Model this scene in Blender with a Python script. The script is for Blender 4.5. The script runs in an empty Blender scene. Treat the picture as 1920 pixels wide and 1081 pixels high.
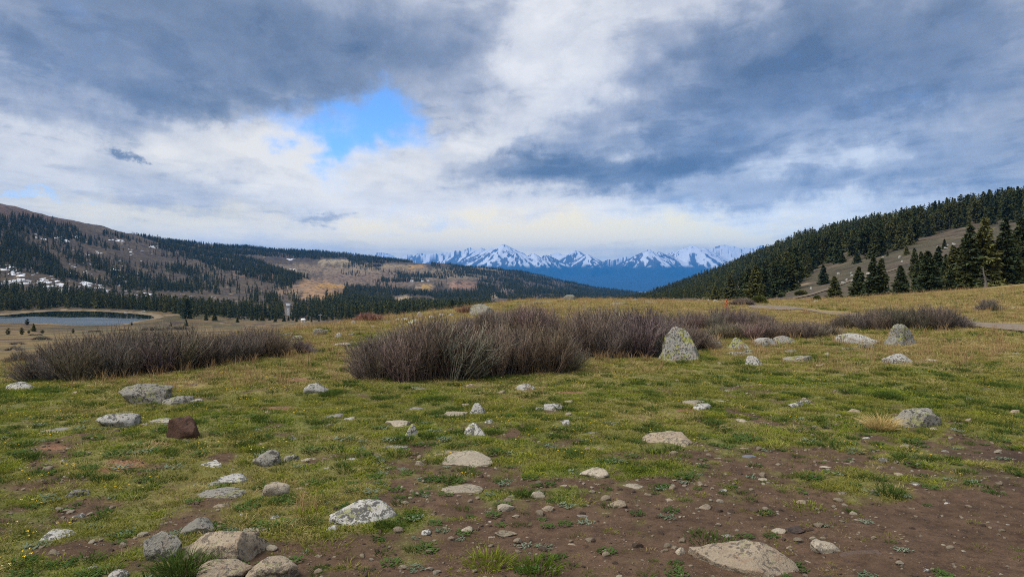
import bpy, math, random
import numpy as np
from mathutils import Vector
random.seed(7); RNG = np.random.default_rng(11)
SC = bpy.context.scene
COL = SC.collection
R = math.radians

# ------------------------------------------------------------------ camera
F, U0, Y0, EYE = 1371.0, 960.0, 510.0, 1.6        # focal length / principal column / horizon row in photo pixels; eye height
cam = bpy.data.cameras.new('camera'); camo = bpy.data.objects.new('camera', cam); COL.objects.link(camo)
camo.location = (0, 0, EYE); camo.rotation_euler = (R(90), 0, 0)
cam.sensor_width = 36; cam.lens = 36*F/1920; cam.shift_y = -30.5/1920
cam.clip_start = .05; cam.clip_end = 120000
SC.camera = camo
SC.view_settings.view_transform = 'Standard'; SC.view_settings.look = 'None'
SC.view_settings.gamma = 1; SC.view_settings.use_curve_mapping = False
SC.view_settings.exposure = 1.5
SC.cycles.use_denoising = False; SC.cycles.pixel_filter_type = 'BLACKMAN_HARRIS'; SC.cycles.filter_width = 1.0; SC.cycles.denoising_prefilter = 'ACCURATE'
SC.cycles.max_bounces = 4; SC.cycles.diffuse_bounces = 2; SC.cycles.volume_bounces = 0
SC.cycles.transparent_max_bounces = 8
SC.cycles.use_adaptive_sampling = True; SC.cycles.adaptive_threshold = 0.01

# ------------------------------------------------------------------ node helpers
class NT:
    def __init__(s, nt): s.nt = nt
    def n(s, t, ins=None, **p):
        nd = s.nt.nodes.new(t)
        for k, v in p.items(): setattr(nd, k, v)
        if ins:
            for k, v in ins.items():
                sk = nd.inputs[k]
                if isinstance(v, bpy.types.NodeSocket): s.nt.links.new(v, sk)
                else: sk.default_value = (*v, 1) if sk.type == 'RGBA' and len(v) == 3 else v
        return nd
    def m(s, op, a, b=0.0, c=None, clamp=False):
        i = {0: a, 1: b}
        if c is not None: i[2] = c
        return s.n('ShaderNodeMath', i, operation=op, use_clamp=clamp).outputs[0]
    def sstep(s, v, lo, hi):
        return s.n('ShaderNodeMapRange', {'Value': v, 'From Min': lo, 'From Max': hi}, interpolation_type='SMOOTHSTEP').outputs[0]
    def mix(s, f, a, b, mode='MIX'):
        nd = s.n('ShaderNodeMix', None, data_type='RGBA', blend_type=mode)
        for i, v in ((0, f), (6, a), (7, b)):
            if isinstance(v, bpy.types.NodeSocket): s.nt.links.new(v, nd.inputs[i])
            elif i == 0: nd.inputs[i].default_value = v
            else: nd.inputs[i].default_value = (*v, 1) if len(v) == 3 else v
        return nd.outputs[2]
    def noise(s, vec, scale, detail=4, rough=.55, out=0, **k):
        return s.n('ShaderNodeTexNoise', {'Vector': vec, 'Scale': scale, 'Detail': detail, 'Roughness': rough, **k}).outputs[out]
    def ramp(s, v, stops, interp='LINEAR'):
        nd = s.n('ShaderNodeValToRGB', {0: v}); cr = nd.color_ramp; cr.interpolation = interp
        while len(cr.elements) < len(stops): cr.elements.new(.5)
        for e, (p, c) in zip(cr.elements, stops): e.position = p; e.color = (*c, 1)
        return nd.outputs[0]

# ------------------------------------------------------------------ world: broken cloud over clear sky
SUN_AZ, SUN_EL = -112.0, 54.0           # degrees right of the view axis, and up
world = bpy.data.worlds.new('World'); SC.world = world; world.use_nodes = True
world.cycles.sampling_method = 'MANUAL'; world.cycles.sample_map_resolution = 256
def build_world():
    nt = world.node_tree; nt.nodes.clear(); w = NT(nt)
    g = w.n('ShaderNodeTexCoord').outputs['Generated']
    d = w.n('ShaderNodeVectorMath', {0: g}, operation='NORMALIZE').outputs[0]
    sp = w.n('ShaderNodeSeparateXYZ', {0: d}); x, y, z = sp.outputs
    az = w.m('ARCTAN2', x, y); el = w.m('ARCSINE', z)
    # plane projection: clouds flatten towards the horizon
    zz = w.m('ADD', w.m('MAXIMUM', z, 0.0), .10)
    pl = w.n('ShaderNodeCombineXYZ', {0: w.m('DIVIDE', x, zz), 1: w.m('DIVIDE', y, zz), 2: 0.0}).outputs[0]
    skew = w.n('ShaderNodeMapping', {'Vector': pl, 'Rotation': (0, 0, R(28)), 'Scale': (1.0, .72, 1)}).outputs[0]
    wn = w.n('ShaderNodeSeparateColor', {0: w.n('ShaderNodeTexNoise', {'Vector': skew, 'Scale': 1.5, 'Detail': 3, 'Roughness': .6}).outputs[1]})
    wn2 = w.n('ShaderNodeSeparateColor', {0: w.n('ShaderNodeTexNoise', {'Vector': d, 'Scale': 9.0, 'Detail': 7, 'Roughness': .66}).outputs[1]})
    def warp(v, a, b, ka, kb):
        return w.m('ADD', v, w.m('ADD', w.m('MULTIPLY', w.m('SUBTRACT', a, .5), ka), w.m('MULTIPLY', w.m('SUBTRACT', b, .5), kb)))
    a2 = warp(az, wn.outputs[0], wn2.outputs[0], .28, .19)
    e2 = warp(el, wn.outputs[1], wn2.outputs[1], .06, .10)
    def G(u, yy, su, sy, rot=0.0, A=a2, E=e2):
        t = (u-U0)/F; a0 = math.atan(t); e0 = math.atan((Y0-yy)/F*math.cos(a0))
        da = w.m('SUBTRACT', A, a0); de = w.m('SUBTRACT', E, e0)
        ka, ke = su/F*math.cos(a0)**2, sy/F*math.cos(a0)
        c, s = math.cos(R(rot)), math.sin(R(rot))
        p = w.m('DIVIDE', w.m('ADD', w.m('MULTIPLY', da, c), w.m('MULTIPLY', de, s)), ka)
        q = w.m('DIVIDE', w.m('SUBTRACT', w.m('MULTIPLY', de, c), w.m('MULTIPLY', da, s)), ke)
        r2 = w.m('ADD', w.m('MULTIPLY', p, p), w.m('MULTIPLY', q, q))
        return w.m('EXPONENT', w.m('MULTIPLY', w.m('POWER', r2, 1.5), -1.0))
    def total(base, lst):
        acc = base
        for it in lst: acc = w.m('MULTIPLY_ADD', G(*it[:-1]), it[-1], acc)
        return acc
    dark = total(SKY_BASE, SKY_DARK)
    # cloud texture at several sizes
    n1 = w.noise(skew, 1.3, 5, .58); n2 = w.noise(skew, 4.5, 5, .6); n3 = w.noise(d, 7.0, 7, .62)
    tex = w.m('ADD', w.m('ADD', w.m('MULTIPLY', w.m('SUBTRACT', n1, .5), .62), w.m('MULTIPLY', w.m('SUBTRACT', n2, .5), .32)),
              w.m('MULTIPLY', w.m('SUBTRACT', n3, .5), .66))
    puff = w.m('SUBTRACT', w.m('MULTIPLY', w.sstep(w.noise(skew, 2.3, 6, .6, Distortion=.4), .49, .60), .12), w.m('MULTIPLY', w.sstep(w.noise(d, 5.5, 6, .62), .54, .66), .15))
    tex = w.m('ADD', tex, puff)
    fade = w.sstep(el, .0, .22)
    dark = w.m('ADD', dark, w.m('MULTIPLY', tex, w.m('MULTIPLY_ADD', fade, .75, .25)))
    cloud = w.ramp(dark, [(0.0, (.92, .93, .95)), (.22, (.74, .77, .83)), (.42, (.46, .51, .62)), (.66, (.25, .315, .44)), (.95, (.13, .19, .30))])
    warm = total(w.m('MULTIPLY', w.sstep(el, .28, .02), .42), SKY_WARM)
    cloud = w.mix(w.m('MULTIPLY', warm, .8, clamp=True), cloud, w.mix(1.0, cloud, (1.25, 1.07, .66), 'MULTIPLY'))
    blue_tint = total(0.0, SKY_BLUETINT)
    cloud = w.mix(w.m('MULTIPLY', blue_tint, .8, clamp=True), cloud, w.mix(1.0, cloud, (.72, .93, 1.22), 'MULTIPLY'))
    hole = total(0.0, SKY_HOLE)
    hole = w.m('ADD', hole, w.m('ADD', w.m('MULTIPLY', w.m('SUBTRACT', n3, .5), 1.3), w.m('MULTIPLY', w.m('SUBTRACT', w.noise(d, 26., 5, .6), .5), 1.1)))
    hole = w.m('MULTIPLY', w.sstep(hole, .12, 1.35), .97)
    sky = w.n('ShaderNodeTexSky', sky_type='NISHITA', sun_disc=False, sun_elevation=R(SUN_EL), sun_rotation=R(SUN_AZ), altitude=3400, air_density=1.0, dust_density=.4, ozone_density=2.0)
    clear = w.mix(1.0, sky.outputs[0], (.52, .76, .98), 'MULTIPLY')
    gain = w.m('MULTIPLY_ADD', w.m('EXPONENT', w.m('MULTIPLY', w.m('MAXIMUM', el, 0.0), -18.0)), SKY_GAIN*HORIZON_GAIN, SKY_GAIN)
    cl = w.mix(1.0, cloud, w.n('ShaderNodeCombineColor', {0: gain, 1: gain, 2: gain}).outputs[0], 'MULTIPLY')
    c = w.mix(hole, cl, clear)
    bg = w.n('ShaderNodeBackground', {'Color': c, 'Strength': SKY_STRENGTH})
    w.n('ShaderNodeOutputWorld', {'Surface': bg.outputs[0]})
SKY_STRENGTH, SKY_GAIN, SKY_BASE, HORIZON_GAIN = .10, 3.4, .27, 1.4
SKY_DARK = [(330, 60, 560, 130, -6, .44), (60, 190, 230, 55, -8, .30), (350, 195, 120, 36, -14, .34), (780, 60, 260, 90, 0, .26),
            (1340, 190, 230, 120, 20, .40), (1110, 318, 250, 34, 2, .50), (1680, 60, 360, 140, 0, .42), (1800, 250, 320, 120, 0, .26), (1560, 350, 330, 26, 2, .20),
            (280, 280, 34, 8, 0, .45), (590, 405, 62, 14, 0, .32), (350, 365, 260, 40, -8, .12), (560, 285, 250, 75, -8, -.34), (1040, 90, 110, 130, 0, -.30),
            (930, 270, 60, 60, 0, -.26), (980, 455, 460, 34, 0, -.22), (900, 420, 620, 48, 0, -.24), (150, 330, 150, 30, 0, -.1), (1330, 425, 260, 30, 0, -.12), (1560, 290, 130, 22, 8, -.18)]
SKY_WARM = [(980, 462, 440, 50, 0, 1.4), (250, 410, 300, 36, 0, .6), (560, 270, 300, 70, 0, .12), (1300, 440, 200, 40, 0, .4)]
SKY_BLUETINT = [(1500, 300, 420, 190, 0, .55), (120, 150, 260, 90, 0, .15)]
SKY_HOLE = [(640, 250, 125, 74, 0, 1.15), (720, 200, 120, 26, -8, .6), (770, 255, 110, 46, 0, .5), (60, 372, 120, 9, -4, .6), (500, 215, 70, 30, 0, .2), (600, 300, 60, 26, 0, .3)]
build_world()

sun = bpy.data.lights.new('sun', 'SUN'); sun.energy = 1.5; sun.angle = R(30); sun.color = (1, .955, .89)
suno = bpy.data.objects.new('sun', sun); COL.objects.link(suno)
sdir = Vector((math.sin(R(SUN_AZ))*math.cos(R(SUN_EL)), math.cos(R(SUN_AZ))*math.cos(R(SUN_EL)), math.sin(R(SUN_EL))))
suno.rotation_euler = (-sdir).to_track_quat('-Z', 'Y').to_euler(); suno.location = (0, 0, 30)

# ------------------------------------------------------------------ mesh / object helpers
def mesh_np(name, V, Fc, smooth=False, mat=None):
    me = bpy.data.meshes.new(name)
    V = np.asarray(V, np.float32).reshape(-1, 3); Fc = np.asarray(Fc, np.int32); k = Fc.shape[1]; n = len(Fc)
    me.vertices.add(len(V)); me.vertices.foreach_set('co', V.ravel())
    me.loops.add(n*k); me.loops.foreach_set('vertex_index', Fc.ravel())
    me.polygons.add(n); me.polygons.foreach_set('loop_start', np.arange(0, n*k, k, dtype=np.int32))
    me.update(calc_edges=True)
    me.polygons.foreach_set('use_smooth', np.full(n, smooth))
    if mat: me.materials.append(mat)
    return me
def link(name, me, parent=None, loc=None, rotz=0.0, scale=None):
    o = bpy.data.objects.new(name, me); COL.objects.link(o)
    if parent: o.parent = parent
    if loc is not None: o.location = loc
    if rotz: o.rotation_euler[2] = rotz
    if scale is not None: o.scale = scale
    return o
def tag(o, label=None, cat=None, group=None, kind=None):
    if label: o['label'] = label
    if cat: o['category'] = cat
    if group: o['group'] = group
    if kind: o['kind'] = kind
    return o
def attr(me, name, data, typ='FLOAT'):
    a = me.attributes.new(name, typ, 'POINT')
    if typ == 'FLOAT_COLOR':
        d = np.ones((len(data), 4), np.float32); d[:, :3] = data; a.data.foreach_set('color', d.ravel())
    else: a.data.foreach_set('value', np.asarray(data).ravel())
def tubes(P, Rd, sides=3):
    """P (n,m,3) paths, Rd (n,m) radii -> verts, quads"""
    n, m, _ = P.shape
    T = np.gradient(P, axis=1); T /= np.linalg.norm(T, axis=2, keepdims=True)+1e-9
    ref = np.where(np.abs(T[:, :, 2:3]) > .9, np.array([[[1., .1, 0]]]), np.array([[[0, 0, 1.]]]))
    A = np.cross(T, ref); A /= np.linalg.norm(A, axis=2, keepdims=True)+1e-9; B = np.cross(T, A)
    V = []
    for k in range(sides):
        c, s = math.cos(2*math.pi*k/sides), math.sin(2*math.pi*k/sides)
        V.append(P+(A*c+B*s)*Rd[:, :, None])
    V = np.stack(V, 2)                                   # n,m,sides,3
    idx = np.arange(n*m*sides).reshape(n, m, sides)
    nx = np.roll(idx, -1, 2)
    Q = np.stack([idx[:, :-1], nx[:, :-1], nx[:, 1:], idx[:, 1:]], -1).reshape(-1, 4)
    return V.reshape(-1, 3), Q
def ss(x, a, b):
    t = np.clip((x-a)/(b-a), 0, 1); return t*t*(3-2*t)
def vnoise(x, y, seed=0):
    xi = np.floor(x).astype(np.int64); yi = np.floor(y).astype(np.int64); fx = x-xi; fy = y-yi
    fx = fx*fx*fx*(fx*(fx*6-15)+10); fy = fy*fy*fy*(fy*(fy*6-15)+10)
    def h(a, b):
        v = (a*374761393+b*668265263+seed*974634777) & 0xffffffff
        v = ((v ^ (v >> 13))*1274126177) & 0xffffffff
        v = ((v ^ (v >> 16))*2246822519) & 0xffffffff
        return ((v ^ (v >> 15)) & 0xffffff)/float(0xffffff)
    return (h(xi, yi)*(1-fx)+h(xi+1, yi)*fx)*(1-fy)+(h(xi, yi+1)*(1-fx)+h(xi+1, yi+1)*fx)*fy
def fbm(x, y, seed=0, o=4, g=.5):
    a, s, t = 1., 0., 0.
    for k in range(o):
        s = s+a*(vnoise(x*2**k, y*2**k, seed+k*17)*2-1); t += a; a *= g
    return s/t
def in_poly(px, py, poly):
    px = np.asarray(px, float); ins = np.zeros(px.shape, bool); n = len(poly)
    for i in range(n):
        x1, y1 = poly[i]; x2, y2 = poly[(i+1) % n]
        if y1 == y2: continue
        c = ((y1 > py) != (y2 > py)) & (px < (x2-x1)*(py-y1)/(y2-y1)+x1)
        ins ^= c
    return ins
def poly_dist(px, py, poly):
    d = np.full(np.shape(px), 1e9); n = len(poly)
    for i in range(n):
        x1, y1 = poly[i]; x2, y2 = poly[(i+1) % n]; dx, dy = x2-x1, y2-y1
        t = np.clip(((px-x1)*dx+(py-y1)*dy)/(dx*dx+dy*dy+1e-9), 0, 1)
        d = np.minimum(d, np.hypot(px-x1-t*dx, py-y1-t*dy))
    return np.where(in_poly(px, py, poly), -d, d)

# ------------------------------------------------------------------ terrain: one height field round the camera
# per photo column: (depth m, photo row) of successive breaks of slope along that line of sight
flat = lambda D: Y0+EYE*F/D
NODES = {  # near, pre-crest, meadow crest, behind crest, n4 .. n9
 0:    [(8, 781), (12.6, 712), (40, 668), (110, 640), (200, 622), (300, 609), (440, 580), (700, 522), (1000, 440), (1300, 384), (2400, 420), (4200, 560)],
 130:  [(8, 782), (12.8, 702), (40, 664), (110, 637), (200, 620), (300, 610), (440, 580), (760, 530), (1150, 456), (1500, 414), (2600, 430), (4400, 560)],
 300:  [(8, 783), (13.5, 688), (34, 645), (100, 632), (200, 617), (320, 606), (460, 589), (880, 540), (1350, 484), (1800, 452), (2700, 460), (4500, 560)],
 450:  [(8, 783), (15, 660), (26, 628), (70, 632), (170, 622), (330, 608), (500, 592), (900, 552), (1500, 496), (1800, 486), (2600, 467), (4600, 570)],
 600:  [(8, 783), (18, 630), (27, 613), (60, 622), (170, 618), (330, 606), (500, 594), (800, 566), (1150, 535), (1500, 538), (2800, 477), (4700, 580)],
 700:  [(8, 782), (19, 623), (32, 600), (60, 610), (170, 614), (330, 606), (500, 592), (800, 574), (1050, 570), (1600, 535), (2800, 487), (4800, 590)],
 860:  [(8, 781), (22, 607), (38, 581), (60, 592), (170, 606), (330, 602), (550, 588), (850, 578), (1300, 560), (1900, 528), (2900, 499), (4800, 590)],
 980:  [(8, 781), (30, 582), (58, 563), (80, 570), (170, 596), (330, 600), (550, 590), (850, 580), (1300, 564), (2000, 540), (3000, 511), (4800, 590)],
 1100: [(8, 781), (30, 580), (60, 561), (85, 566), (170, 590), (330, 596), (550, 590), (900, 582), (1400, 568), (2200, 555), (3000, 539), (4800, 590)],
 1210: [(8, 781), (30, 580), (60, 563), (85, 566), (150, 568), (260, 566), (420, 566), (700, 565), (1000, 562), (1800, 572), (3100, 552), (4800, 590)],
 1300: [(8, 781), (30, 581), (58, 565), (80, 567), (120, 567), (200, 564), (320, 558), (550, 544), (950, 530), (1600, 545), (3100, 560), (4800, 590)],
 1400: [(8, 781), (28, 585), (52, 566), (75, 567), (110, 565), (170, 562), (280, 545), (430, 523), (720, 490), (1300, 515), (3000, 560), (4800, 590)],
 1500: [(8, 780), (26, 588), (48, 564), (70, 564), (100, 561), (150, 545), (230, 516), (360, 484), (580, 455), (1100, 480), (3000, 560), (4800, 590)],
 1600: [(8, 779), (24, 592), (46, 561), (66, 560), (90, 557), (130, 535), (200, 499), (300, 462), (500, 432), (1000, 450), (3000, 555), (4800, 590)],
 1700: [(8, 778), (22, 596), (44, 555), (66, 553), (88, 552), (125, 520), (185, 478), (280, 445), (450, 418), (900, 440), (3000, 550), (4800, 590)],
 1800: [(8, 777), (20, 602), (40, 550), (62, 544), (84, 543), (120, 505), (170, 462), (250, 432), (400, 401), (800, 425), (3000, 540), (4800, 590)],
 1920: [(8, 776), (18, 612), (36, 552), (60, 532), (80, 533), (112, 492), (155, 450), (230, 417), (360, 386), (700, 410), (3000, 530), (4800, 590)],
}
def pchip(x, y, xq):
    h = np.diff(x); dl = np.diff(y)/h; m = np.zeros(len(x))
    m[1:-1] = np.where(dl[:-1]*dl[1:] > 0, 2*dl[:-1]*dl[1:]/(dl[:-1]+dl[1:]+1e-12*np.sign(dl[:-1]+dl[1:]+1e-30)), 0)
    m[0] = dl[0]; m[-1] = dl[-1]
    i = np.clip(np.searchsorted(x, xq)-1, 0, len(x)-2); t = np.clip((xq-x[i])/h[i], 0, 1)
    return (2*t**3-3*t**2+1)*y[i]+(t**3-2*t**2+t)*h[i]*m[i]+(-2*t**3+3*t**2)*y[i+1]+(t**3-t**2)*h[i]*m[i+1]
kc = sorted(NODES); nn = len(NODES[0])
TH = np.unique(np.concatenate([np.linspace(-180, -42, 40), np.linspace(-42, 42, 690), np.linspace(42, 180, 40)]))*math.pi/180
RR = np.concatenate([[.4, .8, 1.3], np.geomspace(1.8, 30, 300)[:-1], np.geomspace(30, 500, 170)[:-1], np.geomspace(500, 7000, 140)])
LR = np.log(RR)
nr = np.zeros((len(kc), nn+2)); nz = np.zeros((len(kc), nn+2))
for i, u in enumerate(kc):
    cs = math.cos(math.atan((u-U0)/F))
    nr[i, 0] = .3
    for j, (D, yy) in enumerate(NODES[u]): nr[i, j+1] = D/cs; nz[i, j+1] = EYE-D*(yy-Y0)/F
    nr[i, -1] = 8000; nz[i, -1] = nz[i, -2]-140
kth = np.arctan((np.array(kc)-U0)/F)
ZG = np.zeros((len(TH), len(RR)))
for a, th in enumerate(TH):
    ph = np.clip(th, kth[0], kth[-1])
    q = [math.exp(np.interp(ph, kth, np.log(nr[:, j]))) for j in range(nn+2)]; zq = np.array([np.interp(ph, kth, nz[:, j]) for j in range(nn+2)])
    ZG[a] = pchip(np.log(q), zq, LR)
# smooth across azimuth a little, and join the two edges behind the camera
for _ in range(6): ZG[1:-1] = .25*ZG[:-2]+.5*ZG[1:-1]+.25*ZG[2:]
w_ = ss(np.abs(TH), R(100), R(180))[:, None]; mid = .5*(ZG[0]+ZG[-1]); ZG = ZG*(1-w_)+mid*w_
GX = np.sin(TH)[:, None]*RR[None]; GY = np.cos(TH)[:, None]*RR[None]
far = ss(RR, 70, 300)[None]; near = 1-ss(RR, 40, 90)[None]
ZG += near*ss(RR, 1, 6)[None]*(.045*fbm(GX/2.6, GY/2.6, 1)+.03*fbm(GX/.7, GY/.7, 2, 3)+.012*fbm(GX/.16, GY/.16, 3, 2))
ZG += far*(.0035*RR[None]*fbm(GX/(60), GY/(60), 4, 4)+.004*RR[None]*fbm(GX/190, GY/190, 5, 3))
# tailings mounds and cut banks (u, row, half width px, half height px, height m)
def pix(X, Y, Z):
    Yc = np.maximum(Y, .05); return U0+F*X/Yc, Y0+F*(EYE-Z)/Yc
# lake basin
LAKE_Z = -20.6
def on_plane(pts, z):
    out = []
    for u, yy in pts:
        D = (EYE-z)*F/(yy-Y0); out.append(((u-U0)/F*D, D))
    return out
LAKE = on_plane([(-190, 606), (-60, 607), (0, 606.5), (45, 606), (95, 607), (135, 610.5), (180, 611), (222, 610), (250, 605), (262, 602), (283, 599.5), (296, 595), (288, 591),
                 (262, 588), (235, 586), (200, 583.5), (150, 582.3), (110, 582.3), (72, 584), (42, 586.5), (18, 589), (-10, 591), (-120, 591)], LAKE_Z)
sd = poly_dist(GX, GY, LAKE); sel = (GY > 0) & (sd < 70)
shore = LAKE_Z+np.clip(.35+sd*.03, .35, 3); k = 1-ss(sd, 4, 60)
ZG = np.where(sel & (sd >= 0), ZG*(1-k)+np.maximum(shore, np.minimum(ZG, shore+.0))*k, ZG)
ZG = np.where(sel & (sd < 0), LAKE_Z-np.clip(-sd*.12, 0, 3)+.3*np.exp(sd/2.0), ZG)
PU, PY = pix(GX, GY, ZG)
MOUNDS = [(610, 545, 42, 14, 5.0), (760, 503, 42, 7, 12.), (866, 535, 26, 9, 13.), (792, 540, 26, 7, 8.), (936, 572, 14, 6, 5.), (630, 492, 30, 5, 7.), (925, 555, 10, 5, 6.), (790, 566, 24, 4, 3.)]
for u, yy, su, sy, h in MOUNDS:
    ZG += np.where(GY > 200, h*np.exp(-np.abs((PU-u)/su)**2.4-np.abs((PY-yy)/sy)**2.4), 0)
PU, PY = pix(GX, GY, ZG)
def zat(x, y):
    x = np.asarray(x, float); y = np.asarray(y, float)
    th = np.arctan2(x, y); lr = np.log(np.maximum(np.hypot(x, y), .41))
    i = np.clip(np.searchsorted(TH, th)-1, 0, len(TH)-2); j = np.clip(np.searchsorted(LR, lr)-1, 0, len(LR)-2)
    s = np.clip((th-TH[i])/(TH[i+1]-TH[i]), 0, 1); t = np.clip((lr-LR[j])/(LR[j+1]-LR[j]), 0, 1)
    return (ZG[i, j]*(1-s)+ZG[i+1, j]*s)*(1-t)+(ZG[i, j+1]*(1-s)+ZG[i+1, j+1]*s)*t
DM = np.geomspace(2.5, 6000, 2600)
def hit(u, yy, dmin=2.5):
    """first point of the ground along the line of sight through photo pixel (u, yy)"""
    X = (u-U0)/F*DM; zr = EYE-DM*(yy-Y0)/F; zt = zat(X, DM)
    b = np.nonzero((zr <= zt) & (DM >= dmin))[0]
    i = b[0] if len(b) else np.argmin(np.abs(zr-zt)+(DM < dmin)*1e6)
    D = DM[i]
    return np.array([(u-U0)/F*D, D, float(zat((u-U0)/F*D, D))])
def at_depth(u, D):
    x = (u-U0)/F*D; return np.array([x, D, float(zat(x, D))])

# ---- ground cover fields, as functions of place (given in photo pixels of the ground)
SOIL_U = [0, 300, 420, 560, 700, 900, 1200, 1400, 1600, 1750, 1920, 2100]; SOIL_Y = [1240, 1160, 1085, 1010, 965, 935, 905, 875, 860, 840, 820, 800]
RED = [(292, 831, 30, 5), (238, 867, 48, 9), (205, 880, 30, 6), (1290, 768, 26, 5), (520, 765, 40, 4), (100, 838, 30, 6), (1070, 735, 30, 3), (560, 712, 30, 4)]
def soil_field(X, Y, U, V):
    n = fbm(X/.9, Y/.9, 21, 4)*1.25+fbm(X/.2, Y/.2, 22, 3)*.85
    s = (V-np.interp(U, SOIL_U, SOIL_Y))/120
    s = s+n*(1-.55*ss(U, 1650, 1850)*ss(V, 860, 920))
    s2 = fbm(X/.42, Y/.42, 25, 4)*2.1-.95+.62*ss(V, 700, 900)+.38*ss(V, 820, 960)*(1-ss(U, 900, 1200))          # small bald spots all over
    s = np.maximum(s, s2)
    r = np.zeros_like(U)
    for u, v, a, b in RED: r = np.maximum(r, 1.6*np.exp(-((U-u)/a)**2-((V-v)/b)**2)+n*.25-.35)
    return ss(s, -.25, .55), ss(r, .2, .7)
def straw_field(X, Y, U, V):
    n = fbm(X/1.6, Y/1.6, 31, 4)*.9+fbm(X/.35, Y/.35, 32, 3)*.4
    s = .07+.48*ss(-V, -760, -650)+.48*ss(-V, -640, -575)+n*.55
    s += .30*np.exp(-((U-1800)/170)**2-((V-670)/42)**2)+.35*np.exp(-((U-330)/300)**2-((V-712)/20)**2)
    s -= .35*np.exp(-((U-1450)/260)**2-((V-735)/40)**2)+.25*np.exp(-((U-1780)/200)**2-((V-790)/45)**2)
    return np.clip(s, 0, 1)
def mixc(a, b, t): return a*(1-t[..., None])+np.array(b)*t[..., None]
S, RD = soil_field(GX, GY, PU, PY); ST = straw_field(GX, GY, PU, PY)
C = np.zeros(GX.shape+(3,))+np.array((.120, .125, .034))
C = mixc(C, (.25, .185, .075), ST)
C = mixc(C, (.096, .060, .038), S)
C = mixc(C, (.20, .105, .062), RD)
damp = np.exp(-((PU-1880)/110)**2-((PY-868)/36)**2); C = mixc(C, (.04, .027, .022), damp*.75*S)
# beyond the meadow
D_ = GY; n_big = fbm(GX/55, GY/55, 41, 5); n_sm = fbm(GX/9, GY/9, 42, 4)
farm = ss(D_, 62, 95)
hill = mixc(np.zeros(C.shape)+np.array((.058, .046, .034)), (.096, .072, .046), ss(n_big+.4*n_sm, -.35, .5))
hill = mixc(hill, (.042, .034, .031), ss(n_sm-.3*n_big, .02, .4)*.8)
right = ss(PU, 1180, 1320)
rh = mixc(np.zeros(C.shape)+np.array((.064, .059, .037)), (.078, .060, .046), ss(n_sm+.5*n_big, -.2, .4)); rh = mixc(rh, (.13, .10, .07), ss(n_sm-.5*n_big, .25, .5)*.6); rh = mixc(rh, (.045, .04, .028), ss(fbm(GX/5, GY/5, 46, 4), .1, .4)*.8)
hill = hill*(1-right[..., None])+rh*right[..., None]
bench = ss(-D_, -470, -400)*(1-right)*ss(D_, 14, 30)*ss(-PU, -640, -560)
bn = fbm(GX/8, GY/22, 43, 4)
bc = mixc(np.zeros(C.shape)+np.array((.175, .122, .055)), (.085, .078, .038), ss(bn, -.05, .3)); bc = mixc(bc, (.075, .052, .045), ss(fbm(GX/10, GY/5, 44, 4), .22, .4))
C = C*(1-farm[..., None])+hill*farm[..., None]
C = mixc(C, (0, 0, 0), bench)+bc*bench[..., None]
shoreb = ((sd > -3) & (sd < 3) & (GY > 0)); C[shoreb] = (.20, .155, .10)
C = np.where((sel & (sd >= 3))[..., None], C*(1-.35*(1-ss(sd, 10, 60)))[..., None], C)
TAN = [(600, 540, 46, 22, (.30, .185, .10)), (618, 535, 24, 5, (.46, .26, .07)), (626, 556, 18, 5, (.46, .27, .08)), (640, 536, 16, 4, (.45, .25, .07)), (760, 502, 44, 7, (.40, .24, .085)), (705, 500, 70, 5, (.26, .20, .12)),
       (630, 491, 34, 5, (.32, .26, .17)), (866, 534, 28, 9, (.24, .145, .10)), (795, 538, 22, 7, (.30, .22, .14)), (800, 536, 10, 5, (.42, .27, .09)), (792, 564, 28, 4, (.42, .33, .20)), (760, 562, 20, 4, (.34, .27, .17)),
       (936, 571, 16, 6, (.40, .30, .15)), (928, 553, 9, 5, (.36, .29, .19)), (560, 505, 60, 10, (.20, .15, .10)), (545, 545, 30, 10, (.22, .15, .10)), (718, 563, 12, 3, (.34, .28, .18)), (706, 578, 18, 3, (.34, .28, .2)),
       (700, 522, 110, 14, (.17, .12, .085)), (850, 515, 90, 10, (.19, .145, .095)), (965, 546, 36, 14, (.19, .135, .10)), (1395, 552, 18, 14, (.18, .145, .11)), (480, 508, 40, 14, (.17, .11, .085)), (700, 507, 120, 6, (.22, .165, .11)), (870, 506, 70, 5, (.23, .18, .11))]
for u, v, a, b, c in TAN:
    m_ = np.exp(-np.abs((PU-u)/a)**3-np.abs((PY-v)/b)**3); m_ = ss(m_+.55*n_sm, .3, .6)*(GY > 150); C = mixc(C, tuple(.95*q for q in c), m_)
topb = (1-right)*ss(PU, -400, -100)*ss(-PU, -260, -120)*ss(-PY, -425, -405)*(GY > 400); C = mixc(C, (.105, .068, .060), topb*.8)
C = np.clip(C*(1+.18*fbm(TH[:, None]*85+0*GX, LR[None]*85+0*GX, 45, 3))[..., None], .01, .9)

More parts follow.
